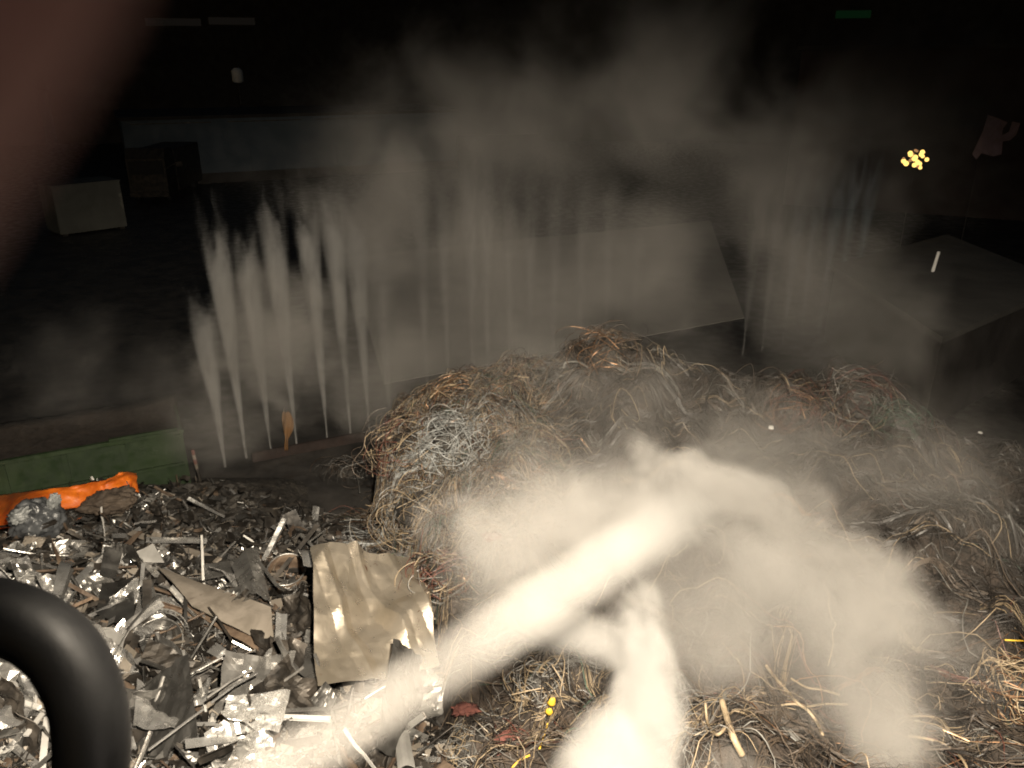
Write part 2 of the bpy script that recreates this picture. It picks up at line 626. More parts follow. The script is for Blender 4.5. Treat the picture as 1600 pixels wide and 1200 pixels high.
for (x, y) in seeds_on_mound(420, ((-3.0, 11), (4.6, 16.5)), 23):      # matted bundles of parallel strands
    base = strand(x, y, rr.uniform(0.6, 2.0), 10, 1.1, rr.uniform(0.02, 0.16), rr.random())
    c = pick_colour(x, y, rr)
    for k in range(rr.randint(5, 12)):
        ox, oy, oz = rr.gauss(0, 0.035), rr.gauss(0, 0.035), rr.uniform(0, 0.05)
        polys.append([[p[0] + ox * (1 + 0.8 * math.sin(i * 0.9 + k)), p[1] + oy * (1 + 0.8 * math.cos(i * 0.7 + k)), p[2] + oz] for i, p in enumerate(base)])
        rad.append(rr.uniform(0.003, 0.007))
        colr.append(c if rr.random() < 0.8 else 'dark')
polys = settle(polys)
V, F, MI = [], [], []
for pl, rd, c in zip(polys, rad, colr):
    v, f = tube_geo(pl, rd, 3, False)
    b = len(V)
    V += v
    F += [tuple(b + i for i in q) for q in f]
    MI += [WIRE_COL.index(c)] * len(f)
me = mesh('wire_tangle', V, F)
o = link('wire_tangle', me, WIRE_MATS)
me.polygons.foreach_set('material_index', MI)
tag(o, 'tangle of thin scrap wire covering the whole mound', 'wire', kind='stuff')

# the largest single cables lying on the mound, each its own object
ZONES = [((-3.6, 0.4), (10.0, 15.8), 90, 'curly left knoll of the wire mound'),
         ((0.5, 4.2), (11.5, 16.2), 45, 'dark crest in the middle of the wire mound'),
         ((4.2, 10.5), (9.0, 15.8), 50, 'hazy right shoulder of the wire mound'),
         ((-1.2, 2.2), (4.6, 9.5), 50, 'front of the wire mound below the water jet'),
         ((2.2, 8.0), (4.8, 9.5), 55, 'smoky lower right slope of the wire mound')]
NAMEC = {'dark': 'blackish', 'palegrey': 'pale grey'}
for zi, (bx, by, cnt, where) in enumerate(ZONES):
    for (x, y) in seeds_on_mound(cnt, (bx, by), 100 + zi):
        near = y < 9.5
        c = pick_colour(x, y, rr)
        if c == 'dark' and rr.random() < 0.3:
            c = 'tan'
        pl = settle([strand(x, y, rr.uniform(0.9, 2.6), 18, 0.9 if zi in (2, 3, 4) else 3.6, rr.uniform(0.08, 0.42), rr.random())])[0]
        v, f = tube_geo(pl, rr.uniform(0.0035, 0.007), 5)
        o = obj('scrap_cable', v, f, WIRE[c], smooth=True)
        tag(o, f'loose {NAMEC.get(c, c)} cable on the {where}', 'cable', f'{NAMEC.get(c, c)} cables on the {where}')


def hero_cable(pxs, r, col, label, loft=0.06, n=7, name='scrap_cable'):
    pts = smooth_path([hit(a, b, loft) for a, b in pxs], 6)
    v, f = tube_geo(pts, r, n)
    return tag(obj(name, v, f, WIRE[col], smooth=True), label, 'cable')


hero_cable([(672, 622), (684, 609), (700, 602), (722, 601)], 0.022, 'tan', 'thick yellowish cable arched over the peak of the left knoll', 0.2)
hero_cable([(590, 702), (604, 687), (625, 676), (655, 668)], 0.024, 'tan', 'thick pale cable curving along the upper left flank of the knoll', 0.16)
hero_cable([(588, 668), (590, 650), (606, 645), (618, 652), (612, 668), (596, 674)], 0.014, 'tan', 'ring of pale wire standing at the left top of the knoll', 0.15)
hero_cable([(552, 738), (556, 728), (570, 720), (585, 714)], 0.014, 'grey', 'stiff grey wire sticking out left of the knoll', 0.2)
hero_cable([(556, 742), (560, 752), (562, 770)], 0.013, 'grey', 'hooked grey wire hanging at the left foot of the knoll', 0.2)
hero_cable([(575, 800), (590, 830), (600, 842), (640, 846), (655, 843)], 0.016, 'tan', 'pale wire loop along the lower rim of the knoll', 0.15)
hero_cable([(1197, 1040), (1212, 1060), (1230, 1080), (1244, 1097), (1262, 1110), (1276, 1128), (1285, 1148)], 0.02, 'tan', 'long pale branching cable at the lower right of the mound', 0.12)
hero_cable([(1236, 1060), (1260, 1074), (1285, 1078), (1312, 1086)], 0.014, 'tan', 'pale cable curving right above the branching one', 0.12)
hero_cable([(1220, 1102), (1240, 1100), (1262, 1104), (1290, 1100), (1325, 1101)], 0.014, 'tan', 'pale cable lying level across the branching one', 0.12)
hero_cable([(1420, 1150), (1455, 1156), (1485, 1168), (1506, 1190), (1516, 1215)], 0.015, 'tan', 'pale curved cable in the bottom right corner of the mound', 0.12)
hero_cable([(1102, 1098), (1106, 1130), (1120, 1148), (1134, 1136)], 0.016, 'tan', 'pale hooked cable just right of the falling spray', 0.12)
hero_cable([(1128, 1095), (1135, 1120), (1145, 1150), (1160, 1180)], 0.035, 'tan', 'broad pale strap bending down beside the falling spray', 0.12)
hero_cable([(1570, 1000), (1590, 1001), (1620, 1002)], 0.012, 'yellow', 'short yellowish wire at the right edge of the mound', 0.1)
hero_cable([(1545, 1032), (1562, 1034), (1584, 1034)], 0.02, 'tan', 'stubby pale connector lying at the right edge of the mound', 0.1)
hero_cable([(843, 1170), (850, 1150), (856, 1130)], 0.010, 'yellow', 'thin yellow wire rising toward the yellow plastic bits', 0.1)
hero_cable([(800, 1200), (812, 1188), (828, 1180)], 0.012, 'yellow', 'short yellow wire at the bottom edge under the jet', 0.1)
hero_cable([(880, 575), (885, 566), (905, 566), (918, 574)], 0.02, 'grey', 'grey arched hose end on the dark crest', 0.25)
hero_cable([(803, 587), (815, 589), (826, 590)], 0.02, 'tan', 'short bright stick lying on the ridge left of the crest', 0.15)


def blob(name, c, size, mat, label, cat, seed=0, amp=0.25, freq=2.0, sub=4, rot=(0, 0, 0), kind=None, group=None, parent=None):
    bm = bmesh.new()
    bmesh.ops.create_icosphere(bm, subdivisions=sub, radius=1)
    off = Vector((seed * 3.1, seed * 1.7, seed * 0.9))
    for q in bm.verts:
        d = q.co.normalized()
        k = 1 + amp * (mnoise.noise(d * freq + off) + 0.5 * mnoise.noise(d * freq * 2.7 + off))
        cr = abs(mnoise.noise(d * freq * 1.6 - off))
        q.co = Vector((d.x * size[0], d.y * size[1], d.z * size[2])) * (k - amp * 0.6 * (0.25 - min(cr, 0.25)) * 4)
    me = bpy.data.meshes.new(name)
    bm.to_mesh(me)
    bm.free()
    o = link(name, me, mat, parent, c, True)
    o.rotation_euler = rot
    return tag(o, label, cat, group, kind)


# balls of tangled wire half sunk in the mound
def wire_ball(px, py, r, cols, label, n=170, thick=0.0045):
    c = hit(px, py, 0.0)
    V, F, MI = [], [], []
    q = random.Random(px)
    for k in range(n):
        axis = Vector((q.gauss(0, 1), q.gauss(0, 1), q.gauss(0, 1))).normalized()
        a = axis.orthogonal().normalized()
        b = axis.cross(a)
        rad = r * q.uniform(0.62, 1.02)
        t0, span = q.uniform(0, 6.28), q.uniform(0.5, 2.4)
        of = axis * r * q.uniform(-0.45, 0.45)
        sh = Vector((q.gauss(0, r * 0.28), q.gauss(0, r * 0.28), q.gauss(0, r * 0.12)))
        w1, w2 = q.uniform(0.05, 0.2), q.uniform(1, 5)
        pts = []
        for i in range(12):
            t = t0 + span * i / 11
            rr_ = math.sqrt(max(rad * rad - of.length_squared, 0.01)) * (1 + w1 * math.sin(w2 * t + k))
            p = of + (a * math.cos(t) + b * math.sin(t)) * rr_
            pts.append(Vector((p.x, p.y, p.z * 0.8)) + sh)
        v, f = tube_geo(pts, thick * q.uniform(0.7, 1.5), 3, False)
        o0 = len(V)
        V += v
        F += [tuple(o0 + i for i in z) for z in f]
        MI += [WIRE_COL.index(q.choice(cols))] * len(f)
    me = mesh('wire_bundle', V, F)
    o = link('wire_bundle', me, WIRE_MATS, None, c)
    me.polygons.foreach_set('material_index', MI)
    tag(o, label, 'wire bundle')
    blob('core', (0, 0, 0), (r * 0.5,) * 3, M['scrapbase'], None, None, px % 17, 0.2, 2, 3, parent=o)


wire_ball(700, 690, 0.62, ['palegrey', 'palegrey', 'palegrey', 'grey'], 'grey ball of fine wire on the front of the left knoll', 260, 0.005)
wire_ball(640, 700, 0.75, ['brown', 'tan', 'brown', 'dark', 'red'], 'brown and tan ball of curled wire at the left top of the knoll', 260)
wire_ball(650, 800, 0.7, ['grey', 'brown', 'tan'], 'greyish ball of looped wire low on the knoll', 260)
wire_ball(720, 620, 0.6, ['brown', 'tan', 'copper', 'dark'], 'brown wire ball forming the peak of the knoll', 220)
wire_ball(945, 555, 0.75, ['brown', 'dark', 'brown', 'copper'], 'dark brown wire ball on the crest of the mound', 220)
wire_ball(872, 590, 0.42, ['grey', 'dark'], 'small grey coil beside the dark crest', 120)
wire_ball(1340, 625, 0.8, ['brown', 'red', 'dark', 'grey'], 'reddish wire ball on the right shoulder of the mound', 200)
wire_ball(1400, 660, 0.5, ['green', 'green', 'dark'], 'greenish wire ball on the right shoulder of the mound', 140)
wire_ball(1240, 640, 0.6, ['brown', 'red', 'copper'], 'copper tinted wire ball in the haze right of the crest', 160)
wire_ball(1590, 1075, 0.42, ['tan', 'copper', 'tan'], 'orange tan wire ball at the right edge of the mound', 160)
wire_ball(840, 1075, 0.34, ['grey', 'tan', 'dark'], 'grey and tan wire ball below the water jet', 170, 0.005)
wire_ball(730, 1170, 0.3, ['grey', 'grey', 'tan'], 'small pale wire ball at the bottom edge beside the steel', 140, 0.004)
wire_ball(800, 1170, 0.36, ['red', 'brown', 'dark'], 'reddish wire ball at the bottom edge under the jet', 160, 0.005)
wire_ball(690, 900, 0.42, ['tan', 'brown', 'red', 'grey'], 'pale frayed wire ball just right of the green sheet', 200, 0.005)
wire_ball(540, 740, 0.55, ['dark', 'brown', 'dark', 'grey'], 'dark wire ball in shadow left of the knoll', 160)
for k, (px, py, s) in enumerate(((862, 1097, 0.05), (858, 1112, 0.045))):
    p = hit(px, py, 0.25)
    o = blob('plastic_scrap', p, (s, s * 0.6, s * 1.3), WIRE['yellow'],
             ('upper' if k == 0 else 'lower') + ' of two yellow plastic bits among wires under the jet', 'plastic scrap', k + 3, 0.3, 2, 2)
for k, (px, py, lab) in enumerate(((770, 838, 'faded red rag in the haze above the water jet'), (727, 1108, 'red rag beside the jet low on the mound'),
                                   (790, 1155, 'dull red rag at the bottom under the jet'))):
    blob('rag', hit(px, py, 0.1), (0.15, 0.10, 0.05), M['rag'], lab, 'rag', k + 9, 0.55, 2.5, 4)


# ------------------------------------------------------------------ scrap metal
def sheet_grid(nu, nv, fn, thick):
    """A folded sheet: fn(u, v) -> point; closed with a back side `thick` below."""
    P = [[Vector(fn(i / nu, j / nv)) for i in range(nu + 1)] for j in range(nv + 1)]
    v, f = [], []
    N = []
    for j in range(nv + 1):
        for i in range(nu + 1):
            a = P[j][min(i + 1, nu)] - P[j][max(i - 1, 0)]
            b = P[min(j + 1, nv)][i] - P[max(j - 1, 0)][i]
            n = a.cross(b)
            N.append(n.normalized() if n.length > 1e-9 else Vector((0, 0, 1)))
    top = [p for row in P for p in row]
    v = top + [p - n * thick for p, n in zip(top, N)]
    w, k = nu + 1, len(top)
    for j in range(nv):
        for i in range(nu):
            a = j * w + i
            f.append((a, a + 1, a + w + 1, a + w))
            f.append((k + a, k + a + w, k + a + w + 1, k + a + 1))
    ring = [i for i in range(w)] + [j * w + nu for j in range(1, nv + 1)] + [nv * w + i for i in range(nu - 1, -1, -1)] + \
           [j * w for j in range(nv - 1, 0, -1)]
    for a, b in zip(ring, ring[1:] + ring[:1]):
        f.append((b, a, k + a, k + b))
    return v, f


def crumple(u, v, q, amp, folds):
    z = 0
    for (a, b, c, s) in folds:
        t = a * u + b * v - c
        z += s * abs(t)
    return z


def random_folds(q, n, s):
    out = []
    for _ in range(n):
        a = q.uniform(0, math.pi)
        out.append((math.cos(a), math.sin(a), q.uniform(0.15, 0.85) * (math.cos(a) + abs(math.sin(a))), q.uniform(-s, s)))
    return out


def variant(kind, seed):
    """One mesh of a scrap piece, about 1 unit across."""
    q = random.Random(seed)
    if kind == 'sheet':
        folds = random_folds(q, q.randint(2, 4), 0.55)
        w, h = 1.0, q.uniform(0.35, 0.9)
        sk, tp = q.uniform(-0.3, 0.3), q.uniform(0.5, 1.0)
        jit = [[q.gauss(0, 0.012) for _ in range(20)] for _ in range(20)]

        def fn(u, v):
            x = (u - 0.5) * w * (1 - (1 - tp) * v) + sk * (v - 0.5) * h
            y = (v - 0.5) * h
            return (x, y, crumple(u, v, q, 0, folds) + jit[int(u * 12)][int(v * 12)])
        return sheet_grid(12, 10, fn, 0.008)
    if kind == 'foil':
        off = Vector((seed * 2.3, seed, seed * 0.7))
        folds = random_folds(q, 5, 0.6)
        asp = q.uniform(0.5, 1.0)

        def fn(u, v):
            n = mnoise.noise(Vector((u * 4, v * 4, 0)) + off) * 0.22
            return ((u - 0.5) + 0.06 * mnoise.noise(Vector((u * 3, v * 3, 5)) + off), (v - 0.5) * asp, crumple(u, v, q, 0, folds) * 0.8 + n)
        return sheet_grid(14, 14, fn, 0.006)
    if kind == 'strip':
        bend = [(q.uniform(0.2, 0.8), q.uniform(-0.5, 0.5)) for _ in range(2)]
        w = q.uniform(0.025, 0.09)
        tw = q.uniform(-1.2, 1.2)
        lip = q.choice([0, 0, 0.6])

        def fn(u, v):
            z = sum(s * max(0, u - c) for c, s in bend)
            a = tw * u
            y = (v - 0.5) * w
            return ((u - 0.5), y * math.cos(a), z + y * math.sin(a) + (lip * w if v > 0.7 else 0))
        return sheet_grid(14, 3, fn, 0.008)
    if kind == 'rod':
        k1, k2 = q.uniform(-0.2, 0.2), q.uniform(-0.3, 0.3)
        pts = [((i / 10 - 0.5), k1 * (i / 10 - 0.5) ** 2 * 2, k2 * max(0, i / 10 - 0.6)) for i in range(11)]
        return tube_geo(pts, q.uniform(0.008, 0.016), 6)
    if kind == 'angle':
        w = q.uniform(0.04, 0.08)
        t = 0.008
        k = q.uniform(-0.15, 0.15)
        prof = [(0, 0), (w, 0), (w, t), (t, t), (t, w), (0, w)]
        v, f = [], []
        for i in range(6):
            u = i / 5
            for (a, b) in prof:
                v.append((u - 0.5, a + k * (u - 0.5) ** 2, b))
        n = 6
        for i in range(5):
            for j in range(n):
                f.append((i * n + j, (i + 1) * n + j, (i + 1) * n + (j + 1) % n, i * n + (j + 1) % n))
        f += [tuple(range(n)), tuple(5 * n + j for j in range(n - 1, -1, -1))]
        return v, f
    if kind == 'tray':
        b = MB()
        w, h, d = 1.0, q.uniform(0.5, 0.8), q.uniform(0.12, 0.25)
        dent = random_folds(q, 2, 0.3)

        def fn(u, v):
            e = min(u, 1 - u, v, 1 - v)
            return ((u - 0.5) * w * (1 + 0.06 * (e < 0.08)), (v - 0.5) * h * (1 + 0.06 * (e < 0.08)), (d if e < 0.08 else 0) + 0.5 * crumple(u, v, q, 0, dent))
        return sheet_grid(16, 12, fn, 0.008)


KINDS = [('sheet', 'bent_sheet', ['steel', 'grey', 'paint', 'bright', 'grey', 'dark', 'steel', 'dark', 'beam', 'grey'], 10, (0.3, 1.0)),
         ('foil', 'crumpled_sheet', ['bright', 'steel', 'grey', 'steel', 'dark', 'bright'], 6, (0.35, 0.85)),
         ('strip', 'metal_strip', ['bright', 'steel', 'paint', 'grey', 'dark', 'bright', 'rust', 'steel'], 8, (0.5, 1.5)),
         ('rod', 'metal_rod', ['dark', 'steel', 'bright', 'rust', 'grey'], 5, (0.7, 1.9)),
         ('angle', 'angle_bar', ['steel', 'rust', 'grey', 'paint', 'dark'], 5, (0.6, 1.6)),
         ('tray', 'metal_tray', ['paint', 'steel', 'grey', 'dark'], 4, (0.3, 0.6))]
LOOK = {'steel': 'grey steel', 'bright': 'bright aluminium', 'paint': 'dirty white', 'dark': 'blackened', 'rust': 'rusty', 'grey': 'dull grey', 'beam': 'brownish'}
NOUN = {'sheet': 'bent sheet', 'foil': 'crumpled sheet', 'strip': 'twisted strip', 'rod': 'thin rod', 'angle': 'angle bar', 'tray': 'dented tray'}
CAT = {'sheet': 'metal sheet', 'foil': 'metal sheet', 'strip': 'metal strip', 'rod': 'metal rod', 'angle': 'metal bar', 'tray': 'metal tray'}
BANK = {}
for ki, (kind, nm, mats, n, sz) in enumerate(KINDS):
    for k in range(n):
        v, f = variant(kind, 300 + ki * 40 + k)
        me = mesh(nm, v, f)
        me.materials.append(M[mats[k % len(mats)]])
        BANK.setdefault(kind, []).append((me, mats[k % len(mats)]))
PIECE_SIZE = {k[0]: k[4] for k in KINDS}
PIECE_NAME = {k[0]: k[1] for k in KINDS}


def where_px(px, py):
    if py < 830:
        return 'at the dark back of the scrap heap'
    if px > 440:
        return 'around the big creased sheet'
    if py > 1080:
        return 'at the bright front of the scrap heap'
    if px < 200:
        return 'left of the long panel by the black hose'
    return 'around the long panel of the scrap heap'


def place_piece(px, py, kind, q, lift=0.1, size=None):
    p = hit(px, py, lift)
    me, mk = q.choice(BANK[kind])
    o = bpy.data.objects.new(PIECE_NAME[kind], me)
    COL.objects.link(o)
    o.location = p
    s = size or q.uniform(*PIECE_SIZE[kind])
    if py < 860:
        s *= 0.8
    elif py > 1000 and kind in ('sheet', 'foil', 'tray'):
        s *= 1.25
    o.scale = (s, s, s)
    o.rotation_euler = (q.gauss(0.15, 0.55), q.gauss(0, 0.5), q.uniform(0, 6.28))
    w = where_px(px, py)
    tag(o, f'{LOOK[mk]} {NOUN[kind]} {w}', CAT[kind], f'{LOOK[mk]} {NOUN[kind]}s {w}')
    return o


q = random.Random(99)
n_placed = 0
while n_placed < 270:
    px, py = q.uniform(-30, 665), 760 + 450 * q.random() ** 0.8
    lim = np.interp(py, [760, 800, 860, 900, 1200], [240, 400, 500, 660, 660])
    if px > lim or (py < 800 and px < 120):
        continue
    if px > 470 and 870 < py < 1060:
        continue
    kind = q.choices(['sheet', 'foil', 'strip', 'rod', 'angle', 'tray'], [24, 14, 34, 18, 12, 4])[0]
    place_piece(px, py, kind, q, q.uniform(0.02, 0.28))
    n_placed += 1

# shredded small scrap between the pieces: nobody could count it
V, F, MI = [], [], []
SM = ['steel', 'dark', 'bright', 'rust', 'dark', 'dark', 'bright', 'dark', 'grey', 'dark', 'beam', 'dark']  # mostly dark pieces, their colour deepening the shaded gaps
for k in range(12000):
    px, py = q.uniform(-40, 690), 740 + 480 * q.random() ** 0.7
    lim = np.interp(py, [740, 800, 860, 900, 1200], [320, 500, 560, 680, 690])
    if px > lim:
        continue
    d = ray(px, py)
    pass
    F.append((px, py))
pts = []
SX, SY = np.array([a for a, b in F]), np.array([b for a, b in F])
dx, dy = (SX - 800) / FPX, -(SY - 600) / FPX
T = np.full(len(SX), 6.0)
for it in range(60):                       # march all of them to the heap together
    X, Y, Z = dx * T, (CP + dy * SP) * T, CAM_H + (-SP + dy * CP) * T
    T += np.maximum(Z - H(X, Y), 0) * 0.55
F = []
for k in range(len(SX)):
    c = Vector((X[k], Y[k], Z[k] + q.uniform(-0.05, 0.12)))
    L = q.uniform(0.03, 0.15) * (1.8 if q.random() < 0.12 else 1)
    W = L * (q.uniform(0.05, 0.15) if q.random() < 0.45 else q.uniform(0.15, 0.7))
    rot = Quaternion(Vector((q.gauss(0, 1), q.gauss(0, 1), q.gauss(0, 1))).normalized(), q.uniform(0, 2.2)).to_matrix()
    a, b, n = rot @ Vector((L, 0, 0)), rot @ Vector((0, W, 0)), rot @ Vector((0, 0, 0.006))
    bend = rot @ Vector((0, 0, L * q.uniform(-0.4, 0.4)))
    s0 = len(V)
    V += [c - a - b, c - b * 0.8 + bend, c + a - b * q.uniform(0.3, 1), c + a + b, c + b + bend, c - a + b * q.uniform(0.3, 1)]
    V += [p - n for p in V[s0:s0 + 6]]
    F += [tuple(s0 + i for i in z) for z in ((0, 1, 4, 5), (1, 2, 3, 4), (11, 10, 7, 6), (10, 9, 8, 7), (0, 6, 7, 1), (1, 7, 8, 2),
                                            (2, 8, 9, 3), (3, 9, 10, 4), (4, 10, 11, 5), (5, 11, 6, 0))]
    MI += [q.randrange(len(SM))] * 10
me = mesh('scrap_litter', V, F)
o = link('scrap_litter', me, [M[k] for k in SM])
me.polygons.foreach_set('material_index', MI)
tag(o, 'small shredded metal filling the gaps of the scrap heap', 'scrap metal', kind='stuff')


# --- pieces one can point at
def patch(name, quad, lift, mat, label, cat, nu=24, nv=24, disp=None, thick=0.006, group=None, parent=None, top=0.0):
    """A sheet whose four corners lie on the heap at these places (clockwise from upper left)."""
    lf = lift if isinstance(lift, tuple) else (lift,) * 4
    c = [hit(a, b, k) for (a, b), k in zip(quad, lf)]
    n = (c[1] - c[0]).cross(c[3] - c[0]).normalized()
    if n.z < 0:
        n = -n
    org = sum(c, Vector()) / 4

    def fn(u, v):
        p = c[0] * (1 - u) * (1 - v) + c[1] * u * (1 - v) + c[2] * u * v + c[3] * (1 - u) * v
        return p - org + n * (disp(u, v) if disp else 0)
    v, f = sheet_grid(nu, nv, fn, thick)
    o = obj(name, v, f, mat, parent, org if parent is None else org - parent.location)
    if cat:
        tag(o, label, cat, group)
    return o


BIG_FOLDS = [(0.92, -0.39, c, k) for c, k in ((-0.06, .5), (0.02, -.8), (0.10, .5), (0.30, .5), (0.39, -1.0), (0.47, .5), (0.60, .5), (0.68, -.9), (0.76, .5))] + \
            [(0.2, 0.98, 0.42, 0.16), (-0.35, 0.93, 0.2, -0.2), (0.75, 0.66, 0.7, 0.16), (-0.1, 1.0, 0.8, 0.2)]


def ridges(u, v):
    w = 0.35 + 0.9 * max(0.0, min(1.0, 0.5 + 1.6 * mnoise.noise(Vector((u * 1.7, v * 1.5, 3)))))
    z = w * crumple(u + 0.03 * mnoise.noise(Vector((u * 3, v * 4, 9))), v, None, 0, BIG_FOLDS)
    for a, b, c, k in DENTS:
        d = math.hypot(u - a, (v - b) * 1.2)
        z -= k * max(0.0, 1 - d / c)
    return z + 0.05 * mnoise.noise(Vector((u * 2.6, v * 2.6, 0))) + 0.012 * abs(mnoise.noise(Vector((u * 9, v * 9, 5))))


DENTS = [(0.22, 0.24, 0.2, 0.07), (0.62, 0.18, 0.16, -0.06), (0.5, 0.55, 0.22, 0.08), (0.8, 0.6, 0.2, -0.09), (0.3, 0.8, 0.24, -0.08), (0.72, 0.88, 0.18, 0.09)]


t = NT('creased_beige_steel')
tc = t.n('ShaderNodeTexCoord').outputs['Object']
f1 = t.maprange(t.noise(tc, 1.8, 5, 0.6, 0.4), 0.35, 0.65, 0, 1)
c_ = t.mix(f1, (0.44, 0.385, 0.305), (0.58, 0.515, 0.425))
rs = t.maprange(t.noise(tc, 2.2, 4, 0.7, 1.5), 0.66, 0.72, 0, 1)
c_ = t.mix(rs, c_, (0.2, 0.075, 0.03))
p_ = t.n('ShaderNodeBsdfPrincipled')
t.l(c_, p_.inputs['Base Color'])
p_.inputs['Metallic'].default_value = 0.8
t.l(t.maprange(t.noise(tc, 5, 4), 0.3, 0.7, 0.26, 0.42), p_.inputs['Roughness'])
t.l(p_.outputs[0], t.out.inputs['Surface'])
M['beige'] = t.m

big = patch('creased_sheet', [(476, 884), (638, 880), (682, 1052), (492, 1086)], (1.0, 1.0, 0.34, 0.3), M['beige'],
            'large creased beige steel sheet with rust marks beside the wire mound', 'metal sheet', 60, 60,
            lambda u, v: ridges(u, v) - 0.10 * max(0, u - 0.82) * 4 * (1 - v), 0.006)
lip = patch('rolled_edge', [(466, 862), (622, 866), (632, 884), (474, 884)], (0.98, 0.98, 1.04, 1.04), M['bright'], None, None, 40, 12,
            lambda u, v: 0.07 * math.sin(v * 3.1) + 0.05 * mnoise.noise(Vector((u * 7, v * 2, 4))), 0.006, parent=big)
patch('brown_board', [(246, 888), (424, 950), (430, 1012), (300, 948)], 0.36, M['beam'],
      'long dull brown panel slanting down across the middle of the scrap', 'metal panel', 30, 12,
      lambda u, v: 0.05 * math.sin(v * 3.14) + 0.02 * mnoise.noise(Vector((u * 4, v * 3, 0))), 0.02)
patch('channel_strip', [(285, 945), (300, 942), (414, 1014), (404, 1024)], 0.34, M['rust'],
      'brown channel strip under the lower edge of the long panel', 'metal strip', 20, 5, lambda u, v: 0.04 * (abs(v - 0.5) > 0.3), 0.01)
patch('panel_end', [(432, 958), (450, 962), (448, 1012), (430, 1008)], 0.38, M['bright'],
      'small bright plate at the right end of the long panel', 'metal sheet', 8, 8, lambda u, v: 0.06 * abs(u - 0.4), 0.006)
patch('folded_sheet', [(362, 884), (402, 856), (424, 946), (380, 930)], 0.3, M['steel'],
      'triangular folded steel sheet standing above the long panel', 'metal sheet', 20, 20,
      lambda u, v: 0.25 * (0.5 - abs(u - 0.55)) + (0.05 * mnoise.noise(Vector((u * 6, v * 8, 2))) if v > 0.75 else 0), 0.006)
patch('white_board', [(143, 984), (196, 987), (187, 1026), (150, 1012)], 0.35, M['paint'],
      'small white panel right beside the top of the black hose', 'metal panel', 10, 10, lambda u, v: 0.03 * math.sin(u * 3.1), 0.03)
patch('curved_strip', [(104, 876), (124, 882), (100, 932), (82, 930)], 0.3, M['bright'],
      'curved bright strip above the black hose', 'metal strip', 8, 20, lambda u, v: 0.22 * math.sin(v * 3.1), 0.006)
patch('grey_plate', [(163, 855), (192, 861), (180, 906), (155, 900)], 0.3, M['grey'],
      'upright grey plate in the middle back of the scrap', 'metal sheet', 10, 10, lambda u, v: 0.05 * abs(v - 0.7), 0.008)
patch('notched_plate', [(202, 868), (240, 850), (258, 880), (210, 878)], 0.26, M['paint'],
      'pale plate right of the upright grey plate', 'metal sheet', 10, 10, lambda u, v: 0.05 * abs(u - 0.6), 0.008)
patch('square_plate', [(318, 884), (361, 879), (362, 899), (322, 906)], 0.24, M['steel'],
      'small square plate left of the triangular folded sheet', 'metal sheet', 8, 8, lambda u, v: 0.02 * u, 0.02)
patch('bright_sheet', [(214, 1064), (286, 1118), (272, 1145), (208, 1138)], 0.34, M['bright'],
      'bright bent sheet at the right of the black hose', 'metal sheet', 16, 16, lambda u, v: 0.12 * abs(u - 0.35) + 0.03 * mnoise.noise(Vector((u * 5, v * 5, 0))), 0.006)
patch('bent_plate', [(436, 996), (488, 1012), (500, 1070), (446, 1046)], 0.34, M['steel'],
      'bent grey plate between the wire crate and the big creased sheet', 'metal sheet', 14, 14, lambda u, v: 0.14 * abs(u - 0.6), 0.006)
patch('hollow_profile', [(408, 1075), (446, 1050), (470, 1072), (424, 1110)], 0.3, M['grey'],
      'narrow grey panel right of the wire crate', 'metal panel', 10, 8, lambda u, v: 0.03 * (v > 0.8), 0.01)
patch('long_plate', [(160, 915), (208, 905), (212, 985), (150, 962)], 0.18, M['grey'],
      'dark grey plate left of the vertical rod', 'metal sheet', 14, 14, lambda u, v: 0.08 * abs(u - 0.5), 0.006)
patch('wedge_sheet', [(228, 905), (236, 903), (258, 970), (206, 985)], 0.26, M['steel'],
      'tall wedge of steel standing behind the oval tub', 'metal sheet', 12, 12, lambda u, v: 0.1 * abs(u - 0.5), 0.006)
patch('pale_profile', [(616, 1128), (634, 1124), (648, 1200), (622, 1204)], 0.2, M['paint'],
      'pale upright profile at the bottom edge right of the jet', 'metal strip', 6, 10, lambda u, v: 0.05 * math.sin(u * 3.1), 0.01)
patch('cut_sheet', [(300, 1085), (330, 1060), (322, 1098), (292, 1110)], 0.34, M['bright'],
      'bright crumpled offcut beside the wire crate', 'metal sheet', 10, 10, lambda u, v: 0.1 * mnoise.noise(Vector((u * 3, v * 3, 7))), 0.006)
patch('green_sheet', [(612, 866), (626, 868), (658, 912), (648, 918)], (1.0, 1.0, 0.95, 0.95), M['greenbright'],
      'bright green plastic strip at the corner of the big creased sheet', 'plastic strip', 6, 16, lambda u, v: 0.05 * math.sin(v * 3.1), 0.01)


def bar(name, a, b, r, mat, label, cat, lift=(0.3, 0.3), flat=None):
    A, B = hit(*a, lift[0]), hit(*b, lift[1])
    org = (A + B) / 2
    m = MB()
    if flat:
        d = B - A
        rot = d.to_track_quat('X', 'Z').to_matrix()
        m.box((0, 0, 0), (d.length, flat[0], flat[1]), rot, bev=min(flat) * 0.15)
    else:
        k = Vector((0, 0, 0.03))
        m.tube([A - org, (A * 0.5 + B * 0.5) - org + k, B - org], r, 8)
    o = m.build(name, mat, None, org)
    return tag(o, label, cat)


